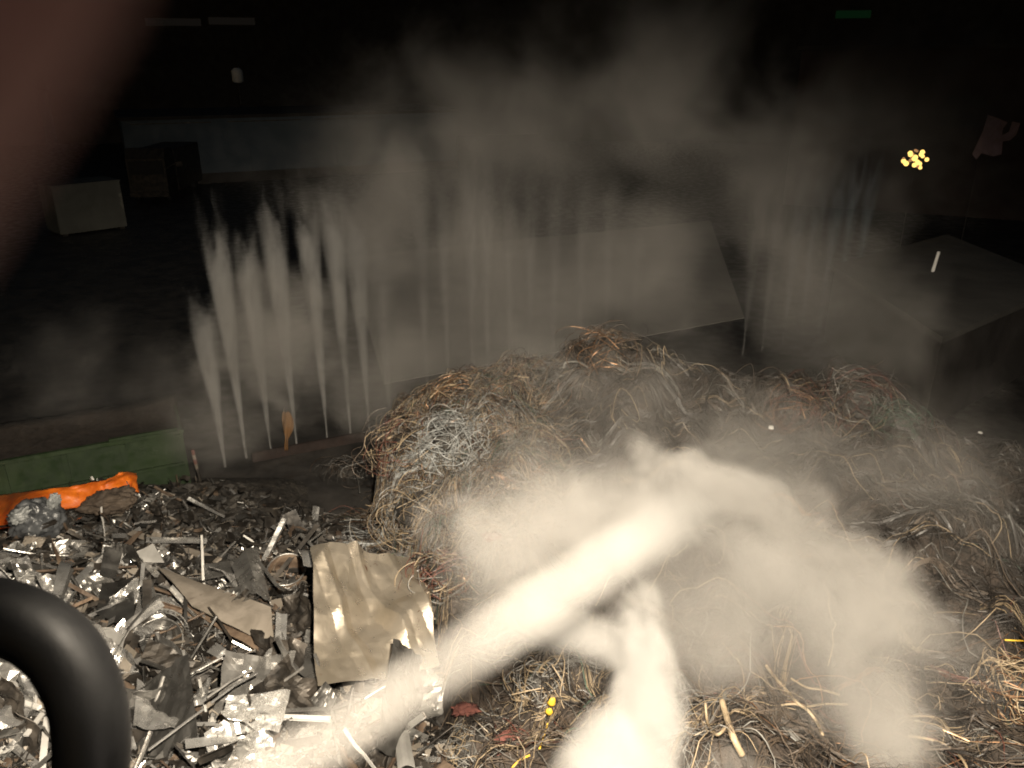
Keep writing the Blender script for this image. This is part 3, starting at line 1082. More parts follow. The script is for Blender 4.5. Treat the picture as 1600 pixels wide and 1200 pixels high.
bar('metal_rod', (8, 862), (100, 892), 0.02, M['bright'], 'long bright rod pointing at the curved strip', 'metal rod', (0.35, 0.3), (0.05, 0.02))
bar('wooden_plank', (204, 832), (342, 876), 0.03, M['beam'], 'long brown plank lying across the back of the scrap', 'plank', (0.28, 0.26), (0.13, 0.04))
bar('metal_rod', (224, 880), (219, 935), 0.02, M['bright'], 'pale flat bar standing at the left end of the long panel', 'metal rod', (0.45, 0.3), (0.06, 0.02))
bar('metal_rod', (290, 928), (290, 980), 0.02, M['grey'], 'grey upright bar in front of the long panel', 'metal rod', (0.5, 0.35), (0.05, 0.02))
bar('metal_rod', (324, 1090), (396, 1046), 0.016, M['steel'], 'upper of two parallel rods across the wire crate', 'metal rod', (0.55, 0.55))
bar('metal_rod', (330, 1098), (402, 1052), 0.016, M['bright'], 'lower of two parallel rods across the wire crate', 'metal rod', (0.55, 0.55))
bar('metal_rod', (470, 835), (500, 868), 0.03, M['steel'], 'grey tube sticking up behind the big creased sheet', 'metal rod', (0.35, 0.3))
bar('metal_rod', (484, 846), (506, 830), 0.012, M['bright'], 'thin bright splinter behind the big creased sheet', 'metal rod', (0.35, 0.4), (0.03, 0.012))
bar('metal_rod', (436, 818), (446, 790), 0.012, M['bright'], 'short bright splinter in the dark above the rusty pail', 'metal rod', (0.3, 0.3), (0.035, 0.01))
bar('metal_rod', (232, 1172), (318, 1108), 0.015, M['bright'], 'long bright rod leaning under the bright bent sheet', 'metal rod', (0.45, 0.5), (0.03, 0.015))
bar('metal_rod', (40, 1058), (70, 1092), 0.015, M['bright'], 'thin slat lying on the white rack inside the hose loop', 'metal rod', (0.5, 0.45), (0.05, 0.012))
bar('metal_bar', (70, 1110), (40, 1150), 0.02, M['paint'], 'white bar under the white rack inside the hose loop', 'metal bar', (0.3, 0.3), (0.06, 0.03))
bar('metal_bar', (74, 1120), (66, 1200), 0.02, M['paint'], 'pale bar running down along the inside of the black hose', 'metal bar', (0.35, 0.3), (0.07, 0.03))
bar('metal_rod', (326, 950), (362, 1000), 0.02, M['dark'], 'dark rod leaning under the long panel', 'metal rod', (0.42, 0.42))
bar('metal_rod', (345, 870), (368, 846), 0.015, M['steel'], 'slender splinter left of the triangular folded sheet', 'metal rod', (0.2, 0.2), (0.03, 0.012))


# white ladder-like rack seen through the loop of the hose
def rack():
    a, b, c, d = hit(-30, 1052, 0.45), hit(66, 1084, 0.45), hit(62, 1106, 0.45), hit(-30, 1078, 0.45)
    org = (a + b + c + d) / 4
    root = empty('metal_rack', org)
    tag(root, 'white ladder-like rack seen inside the loop of the black hose', 'rack')
    for (p, q_) in ((a, b), (d, c)):
        m = MB()
        dd = q_ - p
        m.box((p + q_) / 2 - org, (dd.length, 0.06, 0.04), dd.to_track_quat('X', 'Z').to_matrix(), bev=0.006)
        m.build('rail', M['paint'], root)
    for k in range(5):
        t_ = (k + 0.5) / 5
        p, q_ = a.lerp(b, t_), d.lerp(c, t_)
        m = MB()
        dd = q_ - p
        m.box((p + q_) / 2 - org - Vector((0, 0, 0.045)), (dd.length, 0.03, 0.02), dd.to_track_quat('X', 'Z').to_matrix())
        m.build('rung', M['paint'], root)


rack()


# rusty pail
def pail():
    c = hit(447, 900, 0.1)
    root = empty('rusty_pail', c, rot=(0.45, 0.1, 0.3))
    tag(root, 'open rusty pail with a bent rim beside the folded sheet', 'pail')
    r, h, n = 0.29, 0.42, 28
    v, f = [], []
    prof = [(r * 0.88, -h / 2), (r * 0.94, 0), (r, h / 2), (r * 0.97, h / 2), (r * 0.91, 0), (r * 0.85, -h / 2 + 0.02)]
    for j, (a, z) in enumerate(prof):
        for i in range(n):
            t_ = 2 * math.pi * i / n
            k = 1 + 0.05 * math.sin(2 * t_ + 0.5) + 0.02 * math.sin(5 * t_)
            v.append((a * k * math.cos(t_), a * k * math.sin(t_), z))
    for j in range(5):
        for i in range(n):
            f.append((j * n + i, j * n + (i + 1) % n, (j + 1) * n + (i + 1) % n, (j + 1) * n + i))
    f.append(tuple(5 * n + i for i in range(n)))
    f.append(tuple(range(n - 1, -1, -1)))
    obj('body', v, f, M['rust'], root, smooth=True)
    ring = [(r * 1.02 * (1 + 0.05 * math.sin(2 * t_ + 0.5)) * math.cos(t_), r * 1.02 * (1 + 0.05 * math.sin(2 * t_ + 0.5)) * math.sin(t_), h / 2)
            for t_ in [2 * math.pi * i / 32 for i in range(33)]]
    MB().tube(ring, 0.014, 6, caps=False).build('rim', M['steel'], root, smooth=True)


pail()


def tub():
    c = hit(248, 1004, 0.14)
    root = empty('oval_tub', c, rot=(0.7, 0.15, 0.35))
    tag(root, 'round dented tub with a pale wire ring behind the bright sheets', 'tub')
    n = 32
    v, f = [], []
    for j, (a, z) in enumerate(((0.0, -0.10), (0.22, -0.09), (0.27, -0.02), (0.28, 0.05), (0.30, 0.055), (0.29, -0.03), (0.2, -0.12))):
        for i in range(n):
            t_ = 2 * math.pi * i / n
            v.append((a * 1.1 * math.cos(t_), a * math.sin(t_) * 1.15, z + 0.01 * math.sin(3 * t_)))
    for j in range(6):
        for i in range(n):
            f.append((j * n + i, j * n + (i + 1) % n, (j + 1) * n + (i + 1) % n, (j + 1) * n + i))
    obj('body', v, f, M['grey'], root, smooth=True)
    for k, rr_ in enumerate((0.33, 0.37)):
        ring = [(rr_ * 1.1 * math.cos(t_), rr_ * 1.1 * math.sin(t_) * 1.12, 0.07 + 0.03 * k + 0.03 * math.sin(2 * t_ + k))
                for t_ in [0.3 + 5.3 * i / 32 for i in range(33)]]
        MB().tube(ring, 0.011, 6).build('ring', M['steel'], root, smooth=True)


tub()


def wire_crate():
    c = hit(366, 1075, 0.12)
    root = empty('wire_crate', c, rot=(0.35, -0.25, 0.45))
    tag(root, 'crushed black wire crate of thin bars in the middle of the scrap', 'crate')
    q_ = random.Random(4)
    w, d, h = 0.66, 0.62, 0.5
    P = {}
    for x in (-1, 1):
        for y in (-1, 1):
            for z in (-1, 1):
                P[x, y, z] = Vector((x * w / 2, y * d / 2, z * h / 2)) + Vector((q_.gauss(0, .07), q_.gauss(0, .07), q_.gauss(0, .06)))
    m = MB()
    for (a, b) in [((-1, -1, 1), (1, -1, 1)), ((1, -1, 1), (1, 1, 1)), ((1, 1, 1), (-1, 1, 1)), ((-1, 1, 1), (-1, -1, 1)),
                   ((-1, -1, -1), (1, -1, -1)), ((1, -1, -1), (1, 1, -1)), ((1, 1, -1), (-1, 1, -1)), ((-1, 1, -1), (-1, -1, -1)),
                   ((-1, -1, -1), (-1, -1, 1)), ((1, -1, -1), (1, -1, 1)), ((1, 1, -1), (1, 1, 1)), ((-1, 1, -1), (-1, 1, 1))]:
        A, B = P[a], P[b]
        m.tube([A, (A + B) / 2 + Vector((q_.gauss(0, .03), q_.gauss(0, .03), q_.gauss(0, .03))), B], 0.013, 6)
    m.build('frame', M['dark'], root)
    for (a, b, c_, d_, n) in (((-1, -1, 1), (1, -1, 1), (-1, -1, -1), (1, -1, -1), 7), ((1, -1, 1), (1, 1, 1), (1, -1, -1), (1, 1, -1), 6),
                              ((-1, 1, 1), (1, 1, 1), (-1, 1, -1), (1, 1, -1), 6), ((-1, -1, -1), (1, -1, -1), (-1, 1, -1), (1, 1, -1), 6)):
        g = MB()
        for k in range(1, n):
            t_ = k / n
            A, B = P[a].lerp(P[b], t_), P[c_].lerp(P[d_], t_)
            g.tube([A, (A + B) / 2 + Vector((q_.gauss(0, .04), q_.gauss(0, .04), q_.gauss(0, .03))), B], 0.008, 5)
        g.build('bar_grid', M['dark'], root)


wire_crate()


# ------------------------------------------------------------------ green skip, tarpaulin, sacks
def skip():
    rr0 = at_z(302, 772, 0.0)
    L, Wd, Hh, th = 7.6, 2.2, 1.78, 0.06
    root = empty('green_skip', rr0, math.atan2(WD.y, WD.x))
    tag(root, 'long dark green open skip behind the scrap heap', 'skip')
    MB().box((-L / 2, th / 2, Hh / 2), (L, th, Hh)).build('front_wall', M['green'], root)
    MB().box((-L / 2, Wd - th / 2, Hh / 2), (L, th, Hh)).build('back_wall', M['green'], root)
    MB().box((-th / 2, Wd / 2, Hh / 2), (th, Wd - 2 * th, Hh)).build('end_wall', M['green'], root)
    MB().box((-L + th / 2, Wd / 2, Hh / 2), (th, Wd - 2 * th, Hh)).build('end_wall', M['green'], root)
    MB().box((-L / 2, Wd / 2, 0.05), (L - 2 * th, Wd - 2 * th, 0.08)).build('floor_plate', M['dark'], root)
    MB().box((-L / 2, -0.05, Hh + 0.004), (L + 0.06, 0.12, 0.1), bev=0.015).build('top_rail', M['green'], root)
    MB().box((-L / 2, -0.045, 0.92), (L - 0.2, 0.08, 0.08), bev=0.012).build('side_rail', M['green'], root)
    for k in range(7):
        MB().box((-0.12 - k * (L - 0.24) / 6, -0.035, 0.45), (0.12, 0.066, 0.86), bev=0.012).build('post', M['green'], root)
        MB().box((-0.12 - k * (L - 0.24) / 6, -0.035, 1.34), (0.12, 0.066, 0.74), bev=0.012).build('post', M['green'], root)
    def cov(u, v):
        return (-L - 0.03 + u * (L + 0.06), 0.08 + v * (Wd - 0.04), Hh - 0.09 + 0.14 * v ** 3 + 0.10 * (abs(u - 0.5) * 2) ** 12 - 0.10 * math.sin(v * 3.1) - 0.05 * mnoise.noise(Vector((u * 9, v * 3, 2))))
    cv, cf = sheet_grid(40, 8, cov, 0.01)
    obj('added_cover', cv, cf, M['added_cover'], root, smooth=True)  # added sheet; its dark colour stands in for the skip's shaded inside
    MB().box((-0.85, -0.06, Hh + 0.09), (1.5, 0.09, 0.06), bev=0.012).build('ledge', M['green'], root)


skip()


def tarpaulin():
    tops = [(-60, 790), (0, 774), (45, 768), (96, 762), (130, 757), (170, 748), (192, 738), (214, 740)]
    bots = [(-60, 850), (0, 828), (26, 822), (80, 800), (128, 792), (160, 782), (196, 764), (217, 770)]
    A = [hit(a, b, 0.45) for a, b in tops]
    B = [hit(a, b, 0.2) for a, b in bots]
    A, B = smooth_path(A, 6), smooth_path(B, 6)
    n = len(A)
    org = A[n // 2].copy()

    def fn(u, v):
        i = min(int(u * (n - 1) + 0.5), n - 1)
        p = A[i].lerp(B[i], v)
        k = 0.10 * mnoise.noise(Vector((u * 14, v * 2.0, 1))) + 0.05 * mnoise.noise(Vector((u * 30, v * 5, 4)))
        return p - org + Vector((0, -k * 1.2, k * 0.8 + 0.10 * math.sin(v * 3.1)))
    v, f = sheet_grid(n - 1, 16, fn, 0.01)
    tag(obj('orange_tarpaulin', v, f, M['orange'], None, org, True), 'crumpled orange tarpaulin draped over scrap before the green skip', 'tarpaulin')


tarpaulin()
blob('plastic_sack', hit(58, 812, 0.3), (0.46, 0.36, 0.42), M['bag'], 'dark shiny plastic sack lying on the orange tarpaulin', 'sack', 3, 0.22, 1.6, 5, (0.2, 0.5, 0.3))
blob('plastic_sack', hit(30, 806, 0.5), (0.2, 0.14, 0.12), M['bagpale'], 'pale crumpled plastic on the left of the dark sack', 'sack', 8, 0.4, 2.0, 4, (0.2, -0.5, 0.3))
blob('plastic_sack', hit(84, 784, 0.7), (0.11, 0.10, 0.2), M['bagpale'], 'white crinkled plastic flap on the top right of the dark sack', 'sack', 12, 0.4, 2.0, 4, (0.2, 0.5, 0.1))
blob('brown_sack', hit(170, 784, 0.3), (0.56, 0.36, 0.27), M['brownlump'], 'brown sacking lump over the right end of the tarpaulin', 'sack', 5, 0.28, 1.5, 5, (0, 0, 0.3))
blob('plastic_sack', hit(133, 772, 0.2), (0.13, 0.12, 0.15), M['bagpale'], 'pale plastic scrap left of the brown sacking lump', 'sack', 15, 0.4, 2.2, 3)

# glinting strips of the lighter row behind, on the back of the scrap
for k in range(26):
    px, py = q.uniform(150, 290), q.uniform(768, 800)
    place_piece(px, py, q.choice(['strip', 'foil', 'sheet']), q, 0.12, q.uniform(0.25, 0.6))


def marker_post():
    c = at_z(316, 765, 0)
    root = empty('marker_post', c, rot=(0.02, -0.06, 0))
    tag(root, 'short red and white marker post at the end of the skip', 'post')
    MB().tube([(0, 0, 0), (0, 0, 0.62)], 0.035, 12).build('pole', M['dark'], root)
    for k in range(4):
        MB().tube([(0, 0, 0.62 + k * 0.13), (0, 0, 0.75 + k * 0.13)], 0.042, 12).build('band', M['rag' if k % 2 else 'beam'], root)


marker_post()

# orange cloth hanging on a stake by the curtain of water
c = at_z(452, 712, 0.0)
root = tag(empty('cloth_stake', c), 'orange cloth strip hanging from a dark stake among the water jets', 'cloth')
MB().tube([(0, 0, 0), (0.02, 0, 1.45)], 0.02, 8).build('stake', M['dark'], root)


def cloth_fn(u, v):
    w = 0.30 * math.sin(min(v * 1.25 + 0.15, 1) * 3.0) + 0.04
    return ((u - 0.5) * w + 0.04 * math.sin(v * 5) + 0.06 * (1 - v), 0.05 * math.sin(u * 9 + v * 4) - 0.05, 1.35 - v * 1.15)


v, f = sheet_grid(10, 18, cloth_fn, 0.006)
obj('cloth', v, f, M['amber'], root, smooth=True)

# low rust-coloured kerb rail behind the jets' hose
a, b = at_z(395, 722, 0), at_z(570, 688, 0)
o = MB().box((0, 0, 0.14), ((b - a).length, 0.12, 0.28), bev=0.02).build('kerb_rail', M['railrust'], None, (a + b) / 2)
o.rotation_euler.z = math.atan2((b - a).y, (b - a).x)
tag(o, 'low rust red rail along the foot of the water curtain', 'rail')


# ------------------------------------------------------------------ distant buildings and yard things
def oriented_box(name, A, B, depth, h, mat, z0=0.0):
    """Box whose front face runs A->B (ground points) and which goes back by depth."""
    A, B = Vector(A), Vector(B)
    d = B - A
    root = empty(name, (A.x, A.y, z0), math.atan2(d.y, d.x))
    return root, d.length


A = Vector((-33.5, 71.0, 0))
B = A + WD * 31
root, L = oriented_box('warehouse_building', A, B, 14, 5.6, None)
tag(root, 'long low building with pale blue cladding seen through the dark', 'building')
MB().box((L / 2, 7, 2.8), (L, 14, 5.6)).build('wall', M['bluewall'], root)
MB().box((L / 2, 7, 5.75), (L + 0.6, 14.6, 0.28)).build('roof', M['blackwall'], root)
MB().box((L / 2, -0.06, 0.45), (L - 0.1, 0.12, 0.9)).build('plinth', M['blackwall'], root)
for k in range(3):
    MB().box((4 + k * 8, -0.03, 2.0), (3.2, 0.06, 2.2)).build('door', M['bluewall'], root)
    MB().box((4 + k * 8, -0.05, 5.3), (6.6, 0.1, 0.08)).build('gutter', M['dark'], root)

# block with strip windows far behind
root, L = oriented_box('tall_building', at_z(150, 128, 0) * 0 + Vector((-62, 112, 0)), Vector((6, 130, 0)), 16, 22, None)
tag(root, 'tall dark block far behind with faint strip windows', 'building')
MB().box((L / 2, 8, 12), (L, 16, 24)).build('wall', M['blackwall'], root)
MB().box((L / 2, 8, 24.2), (L + 1, 17, 0.4)).build('roof', M['blackwall'], root)
win = emit('dim_window', (0.75, 0.62, 0.5), 0.007)
for (x0, x1, z) in ((13.6, 20.6, 15.4), (21.6, 27.6, 15.6)):
    fr = MB().box(((x0 + x1) / 2, -0.05, z), (x1 - x0 + 0.3, 0.1, 1.2)).build('window', M['dark'], root)
    MB().box(((x0 + x1) / 2, -0.12, z), (x1 - x0, 0.04, 0.9)).build('pane', win, fr)

# brown building on the right and dark one behind the crest
root, L = oriented_box('brown_building', Vector((21, 62, 0)), Vector((58, 44, 0)), 14, 11, None)
tag(root, 'dim brown building at the right edge behind the gold lights', 'building')
MB().box((L / 2, 7, 5.5), (L, 14, 11)).build('wall', M['brownwall'], root)
MB().box((L / 2, 7, 11.15), (L + 0.6, 14.6, 0.3)).build('roof', M['blackwall'], root)
for k in range(5):
    MB().box((4 + k * 7, -0.04, 7), (2.6, 0.08, 2)).build('window', M['blackwall'], root)
root, L = oriented_box('dark_building', Vector((4, 118, 0)), Vector((95, 100, 0)), 20, 20, None)
tag(root, 'very dark block along the top behind the smoke', 'building')
MB().box((L / 2, 10, 13), (L, 20, 26)).build('wall', M['blackwall'], root)
MB().box((L / 2, 10, 26.2), (L + 1, 21, 0.4)).build('roof', M['blackwall'], root)
sg = MB().box((40, -0.1, 16.0), (4.2, 0.2, 0.9)).build('sign', emit('green_sign', (0.08, 0.35, 0.12), 0.02), root)

root, L = oriented_box('side_building', Vector((-150, 55, 0)), Vector((-64, 113, 0)), 18, 20, None)
tag(root, 'unlit block closing the yard far to the left behind the blurred fingertip', 'building')
MB().box((L / 2, 9, 11), (L, 18, 22)).build('wall', M['blackwall'], root)
MB().box((L / 2, 9, 22.2), (L + 1, 19, 0.4)).build('roof', M['blackwall'], root)

# low shed with a flat roof on the right
zr = 3.0
c1, c0, c2 = at_z(1480, 366, zr), at_z(1300, 414, zr), at_z(1640, 430, zr)
d1 = (c0 - c1)
d2 = (c2 - c1)
d2 = d2 * 1.15
c2 = c1 + d2
corners = [c1, c0, c0 + d2, c2]
org = sum(corners, Vector()) / 4
org.z = 0
root = tag(empty('low_shed', org), 'low shed with a flat greyish roof at the right', 'shed')
vv = [p - org for p in corners] + [p - org for p in corners]
for k in range(4):
    vv[k] = Vector((vv[k].x, vv[k].y, zr))
    vv[k + 4] = Vector((vv[k + 4].x, vv[k + 4].y, zr - 0.2))
obj('roof', vv, [(3, 2, 1, 0), (0, 1, 5, 4), (1, 2, 6, 5), (2, 3, 7, 6), (3, 0, 4, 7), (4, 5, 6, 7)], M['roof'], root)
ww = [Vector((p.x * 0.97, p.y * 0.97, z)) for z in (zr - 0.2, 0) for p in vv[:4]]
obj('wall', ww, [(0, 1, 5, 4), (1, 2, 6, 5), (2, 3, 7, 6), (3, 0, 4, 7)], M['blackwall'], root)

# leaning pale pole
a, b = at_z(1420, 545, 0), at_y(1467, 393, at_z(1420, 545, 0).y)
m = MB().tube([(0, 0, 0), b - a], [0.075, 0.055], 10)
tag(m.build('leaning_pole', M['white'], None, a), 'thin pale pole leaning to the right before the low shed', 'pole')

# pale container in the dark on the left
a, b = at_z(96, 371, 0), at_z(200, 357, 0)
root, L = oriented_box('white_container', a, b, 2.6, 3.0, None)
tag(root, 'pale box container standing in the dark left of the jets', 'container')
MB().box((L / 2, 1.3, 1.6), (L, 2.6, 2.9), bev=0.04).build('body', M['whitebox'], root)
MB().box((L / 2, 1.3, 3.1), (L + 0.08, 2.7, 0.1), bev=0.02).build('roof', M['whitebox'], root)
for k in range(2):
    MB().box((0.3 + k * (L - 0.6), 1.3, 0.075), (0.3, 2.4, 0.15)).build('skid', M['dark'], root)


# dark lorry with a mirror arm
def lorry():
    a, b = at_y(203, 296, 62), at_y(262, 296, 62)
    root = empty('parked_lorry', (a.x, 62, 0), R(4))
    tag(root, 'dark lorry cab with a mirror arm before the blue wall', 'lorry')
    w = (b - a).length
    m = MB()
    prof = [(0, 0.55), (2.3, 0.55), (2.3, 3.3), (2.05, 4.05), (0.4, 4.15), (0.05, 3.4)]
    k = len(prof)
    vv = [(0.0, y, z) for y, z in prof] + [(w, y, z) for y, z in prof]
    ff = [tuple(range(k)), tuple(range(2 * k - 1, k - 1, -1))] + [(i, i + k, (i + 1) % k + k, (i + 1) % k) for i in range(k)]
    m.add(vv, ff).build('cab', M['dark'], root)
    MB().box((w / 2, -0.03, 2.75), (w - 0.4, 0.05, 1.0)).build('windscreen', M['glass'], root)
    MB().box((w / 2, -0.1, 0.75), (w, 0.25, 0.4), bev=0.05).build('bumper', M['dark'], root)
    MB().box((w / 2, 5.6, 2.3), (w, 6.4, 3.2)).build('body', M['dark'], root)
    for x in (0.25, w - 0.25):
        for y in (1.0, 7.2):
            wl_ = MB().tube([(x - 0.15, y, 0.5), (x + 0.15, y, 0.5)], 0.5, 18).build('wheel', M['blackrubber'], root)
    mr = MB().tube([(w, 0.2, 2.6), (w + 0.5, 0.0, 2.95), (w + 1.0, 0.0, 3.05)], 0.05, 6).build('mirror_arm', M['dark'], root)
    MB().box((w + 1.1, 0, 3.0), (0.5, 0.12, 0.35), bev=0.03).build('mirror', M['dark'], mr)


lorry()


# white tank far off
p = at_y(371, 118, 95)
root = tag(empty('water_tank', (p.x, p.y, 0)), 'small pale tank on a thin mast far behind the blue building', 'tank')
MB().tube([(0, 0, 0), (0, 0, p.z - 0.8)], 0.12, 8).build('mast', M['dark'], root)
MB().tube([(0, 0, p.z - 0.8), (0, 0, p.z - 0.6), (0, 0, p.z + 0.5), (0, 0, p.z + 0.8)], [0.35, 0.6, 0.6, 0.3], 16).build('tank', M['white'], root, smooth=True)

# ball of gold string lights on a pole
p = at_y(1432, 247, 39)
root = tag(empty('light_ball', (p.x, p.y, 0)), 'cluster of glowing gold bulbs on a dark pole at the right', 'lamp')
MB().tube([(0, 0, 0), (0, 0, p.z)], 0.016, 8).build('pole', M['blackwall'], root)
gold = emit('gold_bulb', (1.0, 0.62, 0.16), 2.2)
golddim = emit('dim_gold_bulb', (1.0, 0.5, 0.2), 0.5)
spots = [(-.40, .32, 1), (-.22, .18, 1), (-.30, 0.02, 1.15), (-.58, -.22, 1), (-.48, -.36, 1.1), (-.22, -.40, 1), (0.12, .0, 1.1), (0.02, -.22, .9), (.18, .40, 1),
         (.42, .18, .9), (.42, -.05, .9), (.26, -.38, 1.05), (-.60, -.06, .6), (-.25, .5, .6), (0, .46, .6), (.38, .36, .6), (.02, -.5, .7), (-.05, .2, .7), (.22, .14, .8), (-.38, -.14, .7), (-.08, -.1, .7), (.12, -.56, .8)]
for k, (x, z, s) in enumerate(spots):
    bm = bmesh.new()
    bmesh.ops.create_icosphere(bm, subdivisions=2, radius=0.112 * s)
    me = bpy.data.meshes.new('bulb')
    bm.to_mesh(me)
    bm.free()
    link('bulb', me, gold if s > 0.75 else golddim, root, (x * 0.85, 0.35 * math.sin(k * 2.3), p.z + z * 0.72), True)

# torn pinkish sheet hung on a rope post
p = at_y(1556, 216, 40)
root = tag(empty('torn_sheet', (p.x, p.y, 0)), 'torn pinkish sheet hanging on a dark post near the right edge', 'sheet')
MB().tube([(-0.55, 0.1, 0), (-0.55, 0.1, p.z + 1.1)], 0.02, 8).build('post', M['blackwall'], root)
out = [(-0.95, -0.75), (-0.7, -1.0), (-0.55, -0.7), (0.05, -0.85), (0.45, -0.75), (0.4, -0.15), (0.75, -0.1), (0.95, 0.15), (1.0, 0.7), (0.62, 0.78),
       (0.6, 0.3), (0.3, 0.12), (0.28, 0.45), (0.42, 0.72), (0.0, 0.9), (-0.62, 1.08), (-0.72, 0.4)]
bm = bmesh.new()
fc = bm.faces.new([bm.verts.new((x, 0.06 * math.sin(3 * x + 2 * z), p.z + z)) for x, z in out])
ex = bmesh.ops.extrude_face_region(bm, geom=[fc])
for e in ex['geom']:
    if isinstance(e, bmesh.types.BMVert):
        e.co.y += 0.02
bmesh.ops.recalc_face_normals(bm, faces=bm.faces)
bmesh.ops.triangulate(bm, faces=bm.faces)
me = bpy.data.meshes.new('cloth')
bm.to_mesh(me)
bm.free()
link('cloth', me, M['pink'], root)

# white bits lying on the dark ground beyond the mound
for k, (px, py, s) in enumerate(((1498, 607, .16), (1500, 584, .09), (1519, 582, .09), (1457, 597, .08), (1471, 589, .06), (1520, 588, .06), (1540, 593, .07), (1499, 635, .09),
                                 (1514, 626, .06), (1532, 676, .07), (1205, 668, .07))):
    p = hit(px, py, 0.05)
    lab = ['largest white plastic scrap on the dark ground beyond the mound', 'small white plastic scrap on the dark ground beyond the mound'][0 if k == 0 else 1]
    blob('plastic_scrap', p, (s, s * 0.8, s * 0.6), M['white'], lab, 'plastic scrap', k + 20, 0.35, 2, 2, group=None if k == 0 else 'white plastic scraps beyond the mound')


# ------------------------------------------------------------------ black hose by the platform
def hose():
    D = 0.56
    pxs = [(-320, 1120), (-240, 1010), (-140, 958), (-40, 955), (30, 972), (82, 1003), (118, 1050), (138, 1105), (144, 1160), (140, 1215), (124, 1290), (80, 1390), (0, 1480)]
    pts = smooth_path([at_d(a, b, D) for a, b in pxs], 8)
    org = pts[len(pts) // 2].copy()
    v, f = tube_geo([p - org for p in pts], 56 / FPX * D, 40)
    o = obj('black_hose', v, f, M['blackrubber'], None, org, True)
    tag(o, 'thick black rubber hose looping close at the lower left', 'hose')


hose()


# ------------------------------------------------------------------ the hand whose fingertip covers the corner of the lens
def hand():
    cm = 0.01

    def C(x, y, z):
        return (x * cm, y * cm, -z * cm)       # camera space: right, up, forward
    chains = []
    verts, edges, radii = [], [], []

    def add(p, r, par=None):
        verts.append(C(*p))
        radii.append(r * cm)
        if par is not None:
            edges.append((par, len(verts) - 1))
        return len(verts) - 1
    elbow = add((-24, -34, -16), 4.2)
    fore = add((-18.5, -22, -10), 3.9, elbow)
    wrist = add((-13.5, -12, -4.5), 2.6, fore)
    palm = add((-11.5, -8.5, -2.6), 3.0, wrist)
    # index: lies along the lens, tip at the corner of the picture
    p = palm
    for pt, r in (((-8.4, -4.6, 0.4), 1.15), ((-5.4, -3.4, 1.8), 0.98), ((-3.6, -1.55, 1.9), 0.84), ((-2.28, 0.08, 1.62), 0.80), ((-1.02, 1.86, 1.5), 0.75)):
        p = add(pt, r, p)
    # the other fingers curl behind the phone
    for k, (dx, dy) in enumerate(((-0.6, -2.0), (-1.5, -3.8), (-2.6, -5.4))):
        p = palm
        sh = 1 - 0.07 * k
        for pt, r in (((-9.0 + dx, -4.4 + dy, 0.2), 1.1), ((-6.6 + dx, -2.9 + dy, 1.9), 0.95), ((-4.6 + dx, -3.2 + dy, 0.9), 0.85), ((-4.3 + dx, -3.6 + dy, -0.7), 0.75)):
            p = add(pt, r * sh, p)
    p = palm
    for pt, r in (((-9.6, -9.4, -3.4), 1.5), ((-6.4, -8.2, -4.0), 1.15), ((-4.0, -6.6, -3.9), 1.0), ((-2.6, -5.4, -3.4), 0.85)):
        p = add(pt, r, p)
    me = bpy.data.meshes.new('hand')
    me.from_pydata(verts, edges, [])
    o = link('hand', me, M['skin'])
    o.matrix_world = cam_matrix
    sk = o.modifiers.new('skin', 'SKIN')
    sk.use_smooth_shade = True
    for i, sv in enumerate(me.skin_vertices[0].data):
        sv.radius = (radii[i], radii[i])
        sv.use_root = (i == palm)
    ss = o.modifiers.new('subdivision', 'SUBSURF')
    ss.levels = ss.render_levels = 2
    tag(o, 'reddish blurred fingertip of a hand covering the upper left corner', 'hand')
    sl = MB().tube([C(-25.5, -37, -17.5), C(-21.5, -28.5, -13.2), C(-17.2, -19.4, -8.6), C(-16.2, -17.2, -7.4)], [6.0 * cm, 5.6 * cm, 5.2 * cm, 5.1 * cm], 24, caps=False)
    sl.build('sleeve', M['sleeve'], o, smooth=True)


cam_matrix = Matrix.Translation((0, 0, CAM_H)) @ Matrix.Rotation(R(90) - PITCH, 4, 'X')
hand()


# ------------------------------------------------------------------ searchlight of the platform
def searchlight():
    d = (LAMP_AIM - LAMP_POS).normalized()
    root = empty('searchlight', LAMP_POS, rot=d.to_track_quat('-Z', 'Y').to_euler())
    tag(root, 'round searchlight over the platform lighting the smoke', 'searchlight')
    v, f = [], []
    n = 28
    for (r, z) in ((0.02, 0.30), (0.12, 0.28), (0.17, 0.16), (0.18, 0.05), (0.165, 0.05), (0.15, 0.16), (0.1, 0.25), (0.01, 0.26)):
        for i in range(n):
            t_ = 2 * math.pi * i / n
            v.append((r * math.cos(t_), r * math.sin(t_), z))
    for j in range(7):
        for i in range(n):
            f.append((j * n + i, j * n + (i + 1) % n, (j + 1) * n + (i + 1) % n, (j + 1) * n + i))
    obj('housing', v, f, M['dark'], root, smooth=True)
    ld = bpy.data.lights.new('beam', 'SPOT')
    ld.energy = LAMP_W
    ld.color = (1.0, 0.87, 0.69)
    ld.spot_size = R(LAMP_CONE)
    ld.spot_blend = LAMP_BLEND
    ld.shadow_soft_size = 0.06
    lo = bpy.data.objects.new('beam', ld)
    COL.objects.link(lo)
    lo.parent = root
    sd = bpy.data.lights.new('finger_fill', 'POINT')  # added fill lamp near the lens, brightens fingertip and hose; not from the searchlight
    sd.energy = FILL_W
    sd.color = (1.0, 0.86, 0.74)
    sd.shadow_soft_size = 0.05
    so = bpy.data.objects.new('finger_fill', sd)
    COL.objects.link(so)
    so.location = (0.55, -0.35, -0.75)
    so.matrix_world = Matrix.Translation((0.25, -0.1, 9.45))


searchlight()


